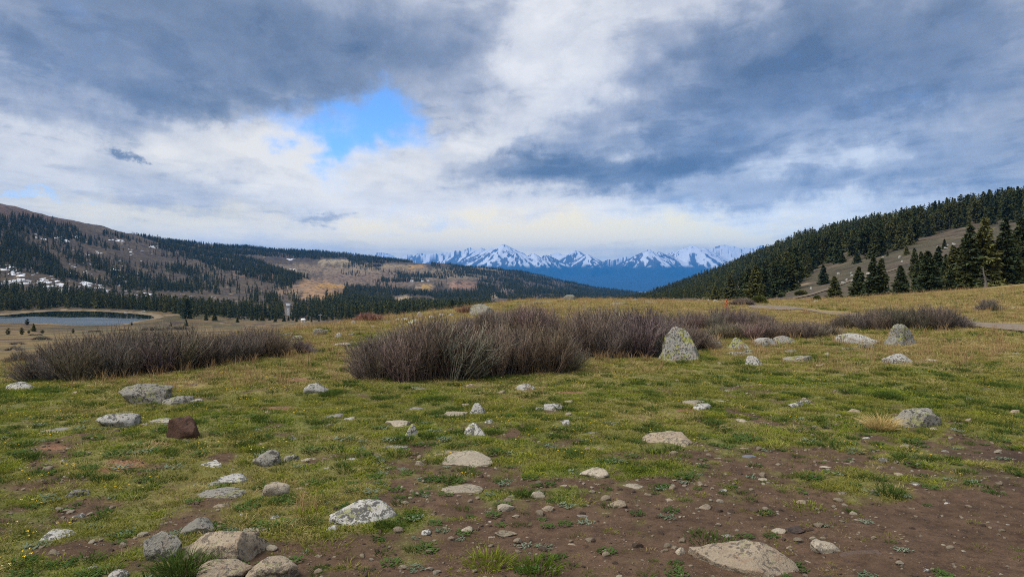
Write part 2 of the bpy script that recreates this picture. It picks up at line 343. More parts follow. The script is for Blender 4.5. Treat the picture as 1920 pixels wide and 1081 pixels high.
def mat_new(name):
    m = bpy.data.materials.new(name); m.use_nodes = True; m.node_tree.nodes.clear(); return m, NT(m.node_tree)
def bsdf(w, col, rough=.9, normal=None, spec=.25, **k):
    i = {'Base Color': col, 'Roughness': rough, 'Specular IOR Level': spec, **k}
    if normal is not None: i['Normal'] = normal
    b = w.n('ShaderNodeBsdfPrincipled', i); w.n('ShaderNodeOutputMaterial', {'Surface': b.outputs[0]}); return b
def ground_material():
    m, w = mat_new('ground'); g = w.n('ShaderNodeNewGeometry').outputs['Position']
    col = w.n('ShaderNodeAttribute', attribute_name='Col').outputs[0]; soil = w.n('ShaderNodeAttribute', attribute_name='soil').outputs['Fac']; farf = w.n('ShaderNodeAttribute', attribute_name='scrub').outputs['Fac']
    n1 = w.noise(g, 9., 6, .65); n2 = w.noise(g, 70., 4, .7); n3 = w.noise(g, .35, 8, .7)
    v = w.m('ADD', w.m('MULTIPLY', n1, .8), w.m('ADD', w.m('MULTIPLY', n2, .8), w.m('MULTIPLY', n3, .5)))
    v = w.m('MULTIPLY_ADD', w.m('SUBTRACT', v, 1.05), 1.5, 1.0)
    v = w.m('MAXIMUM', v, .35)
    c = w.mix(1.0, col, w.n('ShaderNodeCombineColor', {0: v, 1: v, 2: v}).outputs[0], 'MULTIPLY')
    lit = w.m('SUBTRACT', 1.0, soil); n5 = w.noise(g, 28., 5, .65)
    c = w.mix(w.m('MULTIPLY', w.m('MULTIPLY', w.sstep(n5, .54, .63), .5), lit), c, (.07, .046, .028)); c = w.mix(w.m('MULTIPLY', w.m('MULTIPLY', w.sstep(w.noise(g, 34., 5, .65), .56, .64), .6), lit), c, (.32, .25, .13))
    vo = w.n('ShaderNodeTexVoronoi', {'Vector': g, 'Scale': 55., 'Randomness': 1.0}, feature='F1')
    spk = w.m('MULTIPLY', w.sstep(vo.outputs['Distance'], .28, .16), w.m('MULTIPLY', w.sstep(w.n('ShaderNodeSeparateColor', {0: vo.outputs['Color']}).outputs[0], .55, .75), soil))
    c = w.mix(w.m('MULTIPLY', spk, .7), c, (.22, .165, .125))
    c = w.mix(w.m('MULTIPLY', w.m('MULTIPLY', w.sstep(w.noise(g, .11, 7, .72), .50, .57), .78), farf), c, (.030, .026, .024)); c = w.mix(w.m('MULTIPLY', w.m('MULTIPLY', w.sstep(w.noise(g, .045, 7, .75), .57, .64), .5), farf), c, (.16, .12, .08))
    vo2 = w.n('ShaderNodeTexVoronoi', {'Vector': g, 'Scale': 130., 'Randomness': 1.0}, feature='F1'); spk2 = w.m('MULTIPLY', w.sstep(vo2.outputs['Distance'], .32, .18), w.m('MULTIPLY', w.sstep(w.n('ShaderNodeSeparateColor', {0: vo2.outputs['Color']}).outputs[1], .5, .7), soil))
    c = w.mix(w.m('MULTIPLY', spk2, .55), c, (.19, .135, .095)); sl = w.m('MULTIPLY_ADD', w.noise(g, 2.4, 6, .7), 1.7, .15); c = w.mix(w.m('MULTIPLY', soil, .8), c, w.mix(1.0, c, w.n('ShaderNodeCombineColor', {0: sl, 1: sl, 2: sl}).outputs[0], 'MULTIPLY'))
    c = w.mix(w.m('MULTIPLY', w.m('MULTIPLY', w.sstep(w.noise(g, 14., 5, .7), .54, .62), .55), soil), c, (.042, .027, .019))
    h = w.m('ADD', w.m('MULTIPLY', n1, .6), w.m('ADD', w.m('MULTIPLY', n2, .4), w.m('ADD', w.m('MULTIPLY', spk, .25), w.m('MULTIPLY', spk2, .15))))
    bp = w.n('ShaderNodeBump', {'Height': h, 'Strength': .7, 'Distance': .045})
    bsdf(w, c, .95, bp.outputs[0], .1); return m
M_GROUND = ground_material()
def build_terrain():
    nt_, nr_ = GX.shape
    idx = np.arange(nt_*nr_).reshape(nt_, nr_)
    Q = np.stack([idx[:-1, :-1], idx[:-1, 1:], idx[1:, 1:], idx[1:, :-1]], -1)
    qu = .25*(PU[:-1, :-1]+PU[1:, 1:]+PU[:-1, 1:]+PU[1:, :-1]); qd = np.hypot(GX, GY)[:-1, :-1]; th = TH[:-1, None]+0*qd
    cls = np.zeros(qd.shape, int)                               # 0 meadow
    right_ = th > math.atan((1195-U0)/F)
    cls[(qd > 62)] = 1                                          # valley floor
    cls[(qd > 62) & right_] = 2
    cls[(qd > 440) & ~right_] = 3
    cls[(qd > 1500) & ~right_ & (th > math.atan((330-U0)/F))] = 4
    V = np.stack([GX, GY, ZG], -1).reshape(-1, 3); Cf = C.reshape(-1, 3); Sf = S.reshape(-1); SCR = (ss(GY, 80, 160)*(1-.55*bench)*(1-.35*right)).reshape(-1)
    for k, nm in enumerate(('ground', 'valley_floor', 'right_hillside', 'left_hillside', 'central_ridge')):
        q = Q[cls == k]; uq, inv = np.unique(q, return_inverse=True)
        me = mesh_np(nm, V[uq], inv.reshape(q.shape), True, M_GROUND)
        attr(me, 'Col', Cf[uq], 'FLOAT_COLOR'); attr(me, 'soil', (Sf[uq]*(1 if k == 0 else 0)).astype(np.float32)); attr(me, 'scrub', SCR[uq].astype(np.float32))
        o = tag(link(nm, me), kind='structure')
    # the patch under the feet
    a = np.linspace(0, 2*math.pi, 40, endpoint=False)
build_terrain()

# ---- lake
def lake():
    m, w = mat_new('lake_water'); g = w.n('ShaderNodeNewGeometry').outputs['Position']
    mp = w.n('ShaderNodeMapping', {'Vector': g, 'Scale': (.5, 2.2, 1)}).outputs[0]
    wind = w.sstep(w.noise(w.n('ShaderNodeMapping', {'Vector': g, 'Scale': (.006, .03, 1), 'Location': (.5, 1.6, 0)}).outputs[0], 1.0, 3, .5), .45, .6)
    py = w.n('ShaderNodeSeparateXYZ', {0: g}).outputs[1]; wind = w.m('MULTIPLY', w.sstep(w.m('ADD', py, w.m('MULTIPLY', w.m('SUBTRACT', w.noise(g, .012, 3), .5), 130.)), 352., 338.), w.m('MULTIPLY_ADD', wind, .5, .5))
    bp = w.n('ShaderNodeBump', {'Height': w.noise(mp, 1.2, 5, .6), 'Strength': w.m('MULTIPLY_ADD', wind, .35, .004), 'Distance': .05})
    bsdf(w, (.008, .02, .018), w.m('MULTIPLY_ADD', wind, .5, .02), bp.outputs[0], .9); 
    me = bpy.data.meshes.new('lake'); me.from_pydata([(x, y, LAKE_Z+.02) for x, y in LAKE], [], [list(range(len(LAKE)))]); me.materials.append(m)
    tag(link('lake', me), kind='structure')
lake()

# ---- gravel road and hill trail, draped on the ground
def gravel_mat(name, c):
    m, w = mat_new(name); g = w.n('ShaderNodeNewGeometry').outputs['Position']
    n = w.noise(g, 3., 8, .7); n2 = w.noise(g, 40., 4, .7)
    cc = w.mix(w.sstep(n, .35, .65), tuple(x*.8 for x in c), c); cc = w.mix(w.m('MULTIPLY', w.sstep(n2, .5, .7), .4), cc, tuple(min(1, x*1.35) for x in c))
    bsdf(w, cc, .95, w.n('ShaderNodeBump', {'Height': n2, 'Strength': .5, 'Distance': .03}).outputs[0], .1); return m
def strip(name, A, B, mat, lift, n=70, m=5, dmin=2.5):
    def res(P):
        P = np.array(P, float); t = np.linspace(0, 1, len(P)); q = np.linspace(0, 1, n); return np.stack([np.interp(q, t, P[:, 0]), np.interp(q, t, P[:, 1])], 1)
    A, B = res(A), res(B); V = []
    for (ua, ya), (ub, yb) in zip(A, B):
        pa, pb = hit(ua, ya, dmin), hit(ub, yb, dmin)
        for k in range(m):
            p = pa+(pb-pa)*k/(m-1); V.append((p[0], p[1], float(zat(p[0], p[1]))+lift))
    idx = np.arange(n*m).reshape(n, m)
    Q = np.stack([idx[:-1, :-1], idx[:-1, 1:], idx[1:, 1:], idx[1:, :-1]], -1).reshape(-1, 4)
    return tag(link(name, mesh_np(name, V, Q, True, mat)), kind='structure')
strip('gravel_road', [(1400, 571), (1450, 571), (1495, 576.5), (1545, 586), (1700, 597), (1840, 606), (1920, 610), (2010, 614)],
      [(1405, 578), (1455, 582), (1500, 580.5), (1550, 590), (1700, 602), (1840, 615), (1920, 623), (2010, 632)], gravel_mat('gravel', (.21, .17, .13)), .03)
strip('trail', [(1486, 559), (1520, 551), (1560, 538), (1600, 523), (1660, 510), (1690, 500)], [(1486, 561.5), (1522, 554), (1562, 541), (1600, 526), (1660, 512.5), (1690, 502.5)], gravel_mat('trail_dirt', (.155, .122, .085)), .12, 50, 4, 70)
strip('valley_road', [(708, 582), (725, 578.5), (744, 574), (757, 570.5), (758, 568)], [(712, 584.5), (727, 581), (746, 576), (761, 572.5), (763, 568.5)], gravel_mat('valley_dirt', (.36, .29, .21)), .6, 30, 4, 100)

# ------------------------------------------------------------------ far snow mountains
def mountains():
    SK = [(-600, 470), (300, 478), (560, 480), (620, 477), (650, 471), (668, 474), (690, 477), (700, 474), (714, 468), (728, 473), (748, 480), (770, 475), (790, 472), (812, 470), (830, 470), (850, 466), (878, 463), (900, 465), (922, 465),
          (945, 458), (962, 466), (976, 474), (990, 474), (1010, 475), (1026, 476), (1044, 471), (1058, 477), (1080, 469), (1100, 475), (1118, 481), (1130, 488), (1150, 480), (1168, 477), (1184, 481), (1200, 475), (1216, 468), (1232, 470), (1250, 473),
          (1262, 470), (1284, 463), (1300, 460), (1318, 465), (1336, 461), (1358, 456), (1376, 458), (1396, 459), (1430, 455), (1500, 462), (1600, 470), (2500, 475)]
    su, sy = np.array(SK).T
    us = np.concatenate([np.linspace(-500, 560, 110), np.linspace(560, 1460, 1100)[1:-1], np.linspace(1460, 2400, 90)])
    Ds = np.concatenate([np.linspace(11000, 15000, 12), np.linspace(15000, 20500, 190)[1:], np.linspace(20500, 26000, 16)[1:]])
    T = (us-U0)/F; X = T[:, None]*Ds[None]; Y = np.ones_like(T)[:, None]*Ds[None]
    base = -400.
    PK = [(560, 480, 24500), (606, 479, 24500), (650, 471, 24500), (684, 476, 24500), (714, 468, 24000), (742, 478, 24000), (768, 475, 22000), (790, 471, 21500), (812, 470, 21000), (836, 469, 21500), (858, 465, 21000), (880, 462, 20800), (902, 464, 20500), (922, 464, 19800), (945, 457, 18800), (968, 471, 18400), (1000, 474, 18600), (1022, 476, 18900), (1044, 470, 21500), (1062, 474, 20800), (1080, 468, 20000), (1102, 476, 19300),
          (1146, 481, 21800), (1168, 476, 21800), (1186, 480, 21500), (1204, 474, 19300), (1216, 467, 19000), (1236, 471, 19400), (1262, 470, 20500), (1282, 464, 20300), (1300, 459, 20000), (1320, 464, 20200), (1338, 461, 21000), (1358, 455, 21500), (1378, 458, 21500), (1398, 459, 21800), (1430, 456, 21500), (1480, 462, 21500), (1560, 466, 21500), (1680, 470, 21500), (1850, 468, 21500), (2100, 470, 21500), (2300, 474, 21500), (450, 478, 24000), (300, 476, 24000), (100, 474, 24000), (-150, 472, 24000), (-400, 474, 24000)]
    t = np.clip((Y-14500)/5200, 0, 1)
    flank = base+(470+60*fbm(X/2200, Y/2200, 61, 3))*(.25*ss(t, 0, .4)+.75*t**1.7)*(1-ss(Y, 21500, 26000)*.8)
    Z = flank+25*fbm(X/500, Y/900, 62, 3); ANG = np.zeros_like(Z); DD = np.zeros_like(Z)+1e4; PI_ = np.zeros_like(Z)
    for i, (pu, py, pd) in enumerate(PK):
        px_ = (pu-U0)/F*pd; h = EYE-pd*(py-Y0)/F; dx = X-px_; dy = Y-pd; d0 = np.hypot(dx, dy)+1; an = np.arctan2(dy, dx)
        wob = an+.35*fbm(X/700, Y/700, 80+i, 2)
        sl = .40+.17*np.abs(np.sin(1.5*wob+i*1.3))+.07*np.abs(np.sin(4*wob+i))
        zz = h-sl*(d0**1.04)*.78+22*fbm(X/160, Y/200, 90+i, 2)*ss(d0, 60, 500)
        hi = zz > Z; Z = np.where(hi, zz, Z); ANG = np.where(hi, an, ANG); DD = np.where(hi, d0, DD); PI_ = np.where(hi, i*7.3, PI_)
    wx = X+150*fbm(X/600, Y/600, 63, 3)
    v = 1.0*fbm(ANG*6+PI_, DD/700, 66, 4)+.8*fbm(wx/60, Y/170, 67, 3)+.25*fbm(X/400, Y/400, 73, 2)
    hgt = np.clip((Z-110)/480, 0, 1); bias = .16*ss(us, 1190, 1330)[:, None]+.10
    snow = ss(v-(.40-.62*hgt-bias), -.07, .09)*ss(Z+70*fbm(X/320, Y/320, 68, 3), 90, 200)
    rock = mixc(np.zeros(Z.shape+(3,))+np.array((.028, .035, .030)), (.10, .09, .088), ss(Z+110*fbm(X/250, Y/300, 69, 3), 80, 280))
    Cm = mixc(rock, (.76, .77, .80), snow*.92)
    idx = np.arange(Z.size).reshape(Z.shape); Q = np.stack([idx[:-1, :-1], idx[1:, :-1], idx[1:, 1:], idx[:-1, 1:]], -1).reshape(-1, 4)
    m, w = mat_new('mountain'); bsdf(w, w.n('ShaderNodeAttribute', attribute_name='Col').outputs[0], .95, None, .1)
    me = mesh_np('mountain_range', np.stack([X, Y, Z], -1).reshape(-1, 3), Q, True, m); attr(me, 'Col', Cm.reshape(-1, 3), 'FLOAT_COLOR')
    tag(link('mountain_range', me), kind='structure')
    # broad valley between the ridge and the range, with a reservoir on it
    m2, w2 = mat_new('far_valley'); g2 = w2.n('ShaderNodeNewGeometry').outputs['Position']
    bsdf(w2, w2.mix(w2.sstep(w2.noise(g2, .002, 6, .6), .4, .65), (.035, .042, .03), (.11, .10, .065)), .95)
    n = 40; xs = np.linspace(-26000, 26000, n); ys = np.linspace(5500, 15500, n); Xv, Yv = np.meshgrid(xs, ys, indexing='ij')
    Zv = -430+20*fbm(Xv/3000, Yv/3000, 70, 3); idx = np.arange(n*n).reshape(n, n); Q = np.stack([idx[:-1, :-1], idx[1:, :-1], idx[1:, 1:], idx[:-1, 1:]], -1).reshape(-1, 4)
    tag(link('far_valley', mesh_np('far_valley', np.stack([Xv, Yv, Zv], -1).reshape(-1, 3), Q, True, m2)), kind='structure')
    m3, w3 = mat_new('reservoir_water'); bsdf(w3, (.25, .29, .33), .25, None, .5)
    pts = []
    for u, v in ((1186, 547.6), (1196, 545.6), (1212, 544.6), (1232, 544.8), (1262, 546), (1262, 548.5), (1225, 550), (1196, 549.5)):
        D = (EYE+395)*F/(v-Y0); pts.append(((u-U0)/F*D, D, -395.))
    me = bpy.data.meshes.new('reservoir'); me.from_pydata(pts, [], [list(range(len(pts)))]); me.materials.append(m3); tag(link('reservoir', me), kind='structure')
mountains()
def haze():
    m, w = mat_new('haze_air')
    v = w.n('ShaderNodeVolumePrincipled', {'Color': (.05, .37, 1.0, 1), 'Density': 5.6e-5, 'Anisotropy': 0.0})
    w.n('ShaderNodeOutputMaterial', {'Volume': v.outputs[0]})
    x, y0, y1, z0, z1 = 30000, -9000, 27500, -720, 860
    V = [(-x, y0, z0), (x, y0, z0), (x, y1, z0), (-x, y1, z0), (-x, y0, z1), (x, y0, z1), (x, y1, z1), (-x, y1, z1)]
    Fq = [(0, 3, 2, 1), (4, 5, 6, 7), (0, 1, 5, 4), (1, 2, 6, 5), (2, 3, 7, 6), (3, 0, 4, 7)]
    o = link('haze', mesh_np('haze', V, Fq, False, m)); tag(o, 'thin blue haze in the air over the far valley', 'haze', kind='stuff')
haze()

# ------------------------------------------------------------------ conifers
def foliage_mat(name, c1, c2, c3):
    m, w = mat_new(name); oi = w.n('ShaderNodeObjectInfo'); g = w.n('ShaderNodeTexCoord').outputs['Object']
    n = w.noise(g, 1.1, 4, .65)
    c = w.ramp(oi.outputs['Random'], [(0, c1), (.5, c2), (.9, c3), (1, tuple(1.2*q for q in c3))])
    f = w.m('MULTIPLY_ADD', n, 1.3, .35); c = w.mix(1.0, c, w.n('ShaderNodeCombineColor', {0: f, 1: f, 2: f}).outputs[0], 'MULTIPLY')
    bsdf(w, c, .8, None, .15); return m
M_SPRUCE = foliage_mat('spruce_needles', (.036, .052, .024), (.055, .070, .026), (.095, .098, .032))
M_PINE = foliage_mat('young_pine_needles', (.05, .07, .02), (.06, .08, .022), (.08, .09, .03))
def bark_mat(name, a, b):
    m, w = mat_new(name); g = w.n('ShaderNodeTexCoord').outputs['Object']; n = w.noise(g, 6., 5, .7)
    bsdf(w, w.mix(n, a, b), .95, w.n('ShaderNodeBump', {'Height': n, 'Strength': .5}).outputs[0], .1); return m
M_BARK = bark_mat('bark', (.05, .04, .032), (.13, .11, .09)); M_DEAD = bark_mat('dead_wood', (.09, .08, .075), (.17, .155, .14))
def conifer(seed, H=10., Rm=2.0, levels=24, nb=8, clumps=9, shape='spruce', bare=.05, big=1.0):
    rg = np.random.default_rng(seed); V = []; T = []
    def tri(a, b, c): k = len(V); V.extend((a, b, c)); T.append((k, k+1, k+2))
    lean = rg.normal(0, .012, 2)
    for L in range(levels):
        f0 = (L+rg.uniform(0, .8))/levels
        f = f0; z0 = H*(bare+(1-bare)*f*.985)
        for k in range(nb if f0 < .8 else max(4, nb-3)):
            f = min(.995, max(0, f0+rg.uniform(-1.1, 1.1)/levels)); z0 = H*(bare+(1-bare)*f*.985)
            if shape == 'spruce': rad = Rm*((1-f)**.82*.97+.03)*(.88+.12*math.sin(f*17+seed))
            else: rad = Rm*math.sqrt(max(.04, 1-(1.55*f-.55)**2))*(.85 if f > .3 else .6+f)
            a = rg.uniform(0, 2*math.pi); r = rad*rg.uniform(.6, 1.15); dr = np.array((math.cos(a), math.sin(a), 0)); sd_ = np.array((-dr[1], dr[0], 0))
            droop = -.30*r if shape == 'spruce' else rg.uniform(.0, .3)*r
            p0 = np.array((lean[0]*z0, lean[1]*z0, z0)); p1 = p0+dr*r*.55+np.array((0, 0, droop*.75)); p2 = p0+dr*r+np.array((0, 0, droop*.8+.08*r))
            wd = (.16*r+.10)*(.7 if shape == 'spruce' else 1)
            tri(p0, p1+sd_*wd, p2); tri(p0, p2, p1-sd_*wd)
            for c in range(clumps):
                s = rg.uniform(.25, 1.0); q = p0+(p1-p0)*s/.55 if s < .55 else p1+(p2-p1)*(s-.55)/.45
                q = q+sd_*rg.normal(0, .09*r)*(1.25-s)+np.array((0, 0, rg.normal(0, .04*r)))
                L_ = rg.uniform(.30, .62)*(.5+.25*Rm*(1-.5*f))*big; d1 = dr*rg.uniform(.3, 1)+sd_*rg.normal(0, .7)+np.array((0, 0, rg.normal(-.25, .4))); d1 /= np.linalg.norm(d1)
                d2 = np.cross(d1, rg.normal(0, 1, 3)); d2 /= np.linalg.norm(d2)+1e-6
                tri(q-d2*L_*.35, q+d2*L_*.35, q+d1*L_)
    tip = np.array((lean[0]*H, lean[1]*H, H))
    for k in range(5):
        a = k*1.26; tri(tip, tip+np.array((math.cos(a)*.10*Rm/2, math.sin(a)*.10*Rm/2, -.06*H)), tip+np.array((math.cos(a+1)*.10*Rm/2, math.sin(a+1)*.10*Rm/2, -.065*H)))
    zz = np.linspace(-.04*H, H*.97, 6); P = np.stack([lean[0]*zz, lean[1]*zz, zz], 1)[None]
    tv, tq = tubes(P, (np.linspace(.016, .002, 6)*H)[None], 6)
    return (np.array(V), np.array(T)), (tv, tq)
TREES = []
for i, (sh, rm, lv, nb_, cl) in enumerate([('spruce', 2.7, 28, 11, 12), ('spruce', 2.3, 30, 10, 12), ('spruce', 3.4, 26, 12, 13), ('spruce', 1.9, 30, 9, 11), ('pine', 2.5, 15, 9, 15), ('pine', 2.9, 14, 9, 15)]):
    (cv, ct), (tv, tq) = conifer(100+i, 10, rm, lv, nb_, cl, sh, .04 if sh == 'spruce' else .12)
    TREES.append((mesh_np('crown', cv, ct, False, M_SPRUCE), mesh_np('trunk', tv, tq, True, M_BARK)))
def low_tree(seed, sh, rm):
    (cv, ct), (tv, tq) = conifer(seed, 10, rm, 13, 7, 4, sh, .04, 1.7); return mesh_np('far_tree', cv, ct, False, M_SPRUCE)
def put_tree(x, y, H, variant, label, group=None, rot=None, wid=1.0, name='spruce_tree', cat='tree', mats=None):
    o = bpy.data.objects.new(name, None); COL.objects.link(o); o.location = (x, y, float(zat(x, y))-.02*H)
    s = H/10; o.scale = (s*wid, s*wid, s); o.rotation_euler[2] = random.uniform(0, 6.28) if rot is None else rot; o.empty_display_size = .5
    tag(o, label, cat, group); cm, tm = TREES[variant]
    link('crown', cm, o); link('trunk', tm, o); return o
# trees that stand clear of the forest: (u, base row, top row, variant, width, label)
LONE = [
 (1566, 561, 516, 2, 1.15, 'squat dark spruce alone at the left foot of the bare slope'),
 (1544, 533, 495, 0, 1.2, 'lone broad spruce halfway up the slope above the squat dark one'),
 (1609, 557, 498, 2, 1.0, 'spruce on the left flank of the close trio at the meadow edge'),
 (1636, 557, 478, 1, 1.1, 'middle and tallest spruce of the close trio at the meadow edge'),
 (1652, 556, 481, 0, .9, 'right-hand spruce of the close trio at the meadow edge'),
 (1690, 556, 496, 2, 1.05, 'single full spruce between the close trio and the big clump'),
 (1700, 478, 461, 2, 1.2, 'small round dark spruce high on the bare slope'),
 (1715, 521, 463, 1, 1.0, 'slim spruce set back left of the big right-hand clump'),
 (1728, 519, 470, 0, 1.0, 'spruce set back just behind the slim one by the right clump'),
 (1741, 553, 468, 2, 1.05, 'wide spruce at the left front of the big right-hand clump'),
 (1758, 541, 459, 1, 1.1, 'pointed spruce just behind the wide front spruce of the clump'),
 (1762, 552, 533, 0, 1.1, 'knee-high young spruce at the grass edge before the clump'),
 (1789, 543, 457, 3, 1.3, 'narrow spruce left of the tallest pair in the right clump'),
 (1803, 548, 475, 0, 1.1, 'lower spruce in front of the tallest pair in the right clump'),
 (1815, 547, 418, 1, 1.1, 'left of the two tallest spruces in the right clump'),
 (1841, 544, 404, 1, 1.05, 'tallest spruce of all, right of the pair in the clump'),
 (1850, 543, 470, 2, .95, 'shorter spruce at the foot of the tallest spruce'),
 (1868, 539, 472, 0, 1.1, 'spruce filling the gap right of the tallest pair'),
 (1889, 536, 409, 3, 1.35, 'tall narrow spruce near the right edge of the photo'),
 (1904, 534, 455, 0, 1.0, 'mid-height spruce before the two tall ones at the right edge'),
 (1915, 532, 404, 1, 1.1, 'tall spruce cut by the right edge of the photo'),
 (1891, 535, 523, 2, 1.0, 'tiny spruce seedling at the grass edge by the right frame side'),
 (1771, 466, 447, 0, 1.1, 'lone small spruce on the bare slope above the right clump'),
 (1608, 493, 468, 2, 1.1, 'small spruce on the bare slope above the close trio'),
 (1580, 493, 474, 2, 1.3, 'low rounded spruce at the forest edge left of the slope spruce'),
 (1664, 480, 470, 0, 1.0, 'dwarf spruce dot on the bare slope below the forest edge'),
 (1342, 565, 536, 2, 1.2, 'bushy spruce standing left of the bare earth patch'),
 (1370, 538, 514, 0, 1.2, 'dark spruce on top of the bare earth patch'),
 (1388, 564, 517, 1, 1.0, 'spruce at the left end of the dense stand behind the road'),
 (1403, 565, 500, 0, 1.0, 'tall spruce near the left end of the stand behind the road'),
 (1415, 565, 495, 2, .9, 'broad spruce in the front row of the stand behind the road'),
 (1427, 565, 528, 3, 1.1, 'short slim spruce in front of the stand behind the road'),
 (1434, 561, 492, 1, 1.0, 'tall spruce in the middle of the stand behind the road'),
 (1445, 556, 536, 3, 1.1, 'small slim spruce at the right foot of the stand behind the road'),
 (1453, 555, 490, 0, 1.0, 'spruce near the right end of the stand behind the road'),
 (1467, 549, 488, 1, 1.05, 'rightmost tall spruce of the stand behind the road'),
]
FILL = [(1722, 546, 486), (1733, 540, 478), (1750, 548, 486), (1776, 544, 474), (1782, 549, 500), (1796, 541, 462), (1808, 540, 440), (1826, 546, 446), (1834, 542, 432), (1858, 541, 448), (1876, 539, 440), (1882, 538, 470), (1896, 536, 432), (1908, 535, 446), (1925, 533, 410), (1940, 532, 420), (1960, 530, 405), (1858, 541, 488), (1822, 547, 490),
        (1394, 562, 512), (1409, 563, 508), (1421, 561, 497), (1440, 558, 500), (1447, 556, 497), (1460, 551, 494), (1474, 545, 500), (1380, 556, 520)]
tree_xy = []
DEP = {}
for (u, yb, yt, v, wd, lab) in LONE:
    p = hit(u, yb, 70); D = p[1]
    if D > 260: p = at_depth(u, 150); D = 150
    ztop = EYE-D*(yt-Y0)/F; H = max(1.2, ztop-p[2]); put_tree(p[0], p[1], H, v, lab, 'spruces standing clear on the right slope', wid=wd*1.22); tree_xy.append((p[0], p[1]))

for k, (u, yb, yt) in enumerate(FILL):
    p = hit(u, yb-2, 70); D = p[1]; H = max(1.2, EYE-D*(yt-Y0)/F-p[2])
    put_tree(p[0], p[1], H, (1, 0, 3, 1)[k % 4], 'dark spruce packed among the others of the big right-hand clump' if u > 1600 else 'dark spruce packed among the others of the stand behind the road', 'spruces packed in the right clump' if u > 1600 else 'spruces packed in the road stand', wid=1.3)

# forests: density by area of the photo
BARE_R = [(1478, 562), (1500, 532), (1530, 506), (1560, 494), (1640, 483), (1690, 467), (1745, 442), (1780, 430), (1850, 421), (1925, 428), (2100, 420), (2100, 575), (1478, 575)]
FOREST = [  # polygon, probability
 ([(-150, 400), (0, 404), (70, 408), (140, 428), (160, 446), (110, 448), (50, 438), (-150, 432)], .85),
 ([(-150, 435), (20, 440), (70, 468), (112, 494), (128, 520), (122, 530), (60, 505), (-150, 500)], .95),
 ([(-150, 536), (70, 545), (140, 555), (240, 566), (320, 575), (320, 592), (200, 583), (60, 583), (-150, 586)], .85),
 ([(-150, 430), (120, 440), (330, 460), (560, 520), (560, 600), (-150, 590)], .20),
 ([(120, 444), (200, 455), (260, 470), (330, 480), (420, 500), (420, 585), (300, 575), (120, 552)], .5),
 ([(190, 436), (300, 448), (400, 460), (640, 478), (640, 484), (470, 474), (330, 462), (200, 450)], .55),
 ([(320, 452), (410, 470), (480, 490), (560, 516), (640, 542), (700, 560), (700, 576), (620, 558), (540, 540), (440, 514), (350, 482), (280, 462)], .85),
 ([(160, 480), (250, 490), (340, 505), (440, 530), (520, 560), (520, 600), (420, 594), (320, 580), (230, 540)], .7),
 ([(300, 560), (440, 566), (560, 572), (650, 562), (740, 575), (740, 605), (600, 600), (300, 592)], .75),
 ([(630, 540), (700, 545), (800, 548), (900, 548), (1000, 560), (1000, 600), (630, 600)], .92),
 ([(400, 458), (640, 476), (800, 490), (830, 500), (760, 496), (640, 490), (400, 474)], .85),
 ([(830, 495), (960, 507), (1100, 535), (1215, 548), (1215, 562), (1060, 560), (960, 530), (850, 512)], .75),
 ([(950, 520), (1060, 540), (1060, 575), (980, 560), (940, 536)], .8), ([(1040, 535), (1220, 550), (1220, 590), (1040, 590)], .97),
 ([(745, 512), (805, 512), (812, 528), (742, 528)], .7), ([(640, 480), (1000, 510), (1000, 560), (640, 550)], .25), ([(890, 528), (930, 528), (930, 548), (890, 548)], .7),
 ([(690, 522), (735, 526), (735, 545), (700, 540)], .4),
]
CLEAR = [([(531, 566), (550, 566), (551, 598), (530, 598)]), ([(561, 596), (577, 596), (577, 607), (561, 607)]), ([(560, 525), (600, 522), (650, 538), (640, 560), (600, 552), (545, 545)]), ([(720, 492), (808, 492), (808, 510), (715, 508)]), ([(838, 520), (892, 522), (895, 545), (836, 543)]), ([(768, 529), (815, 529), (815, 546), (766, 546)]),
         ([(738, 555), (805, 555), (822, 565), (822, 571), (735, 569)]), ([(920, 560), (952, 560), (952, 578), (918, 578)]), ([(690, 582), (765, 566), (768, 573), (700, 590)]), ([(600, 484), (650, 484), (655, 497), (600, 497)])]
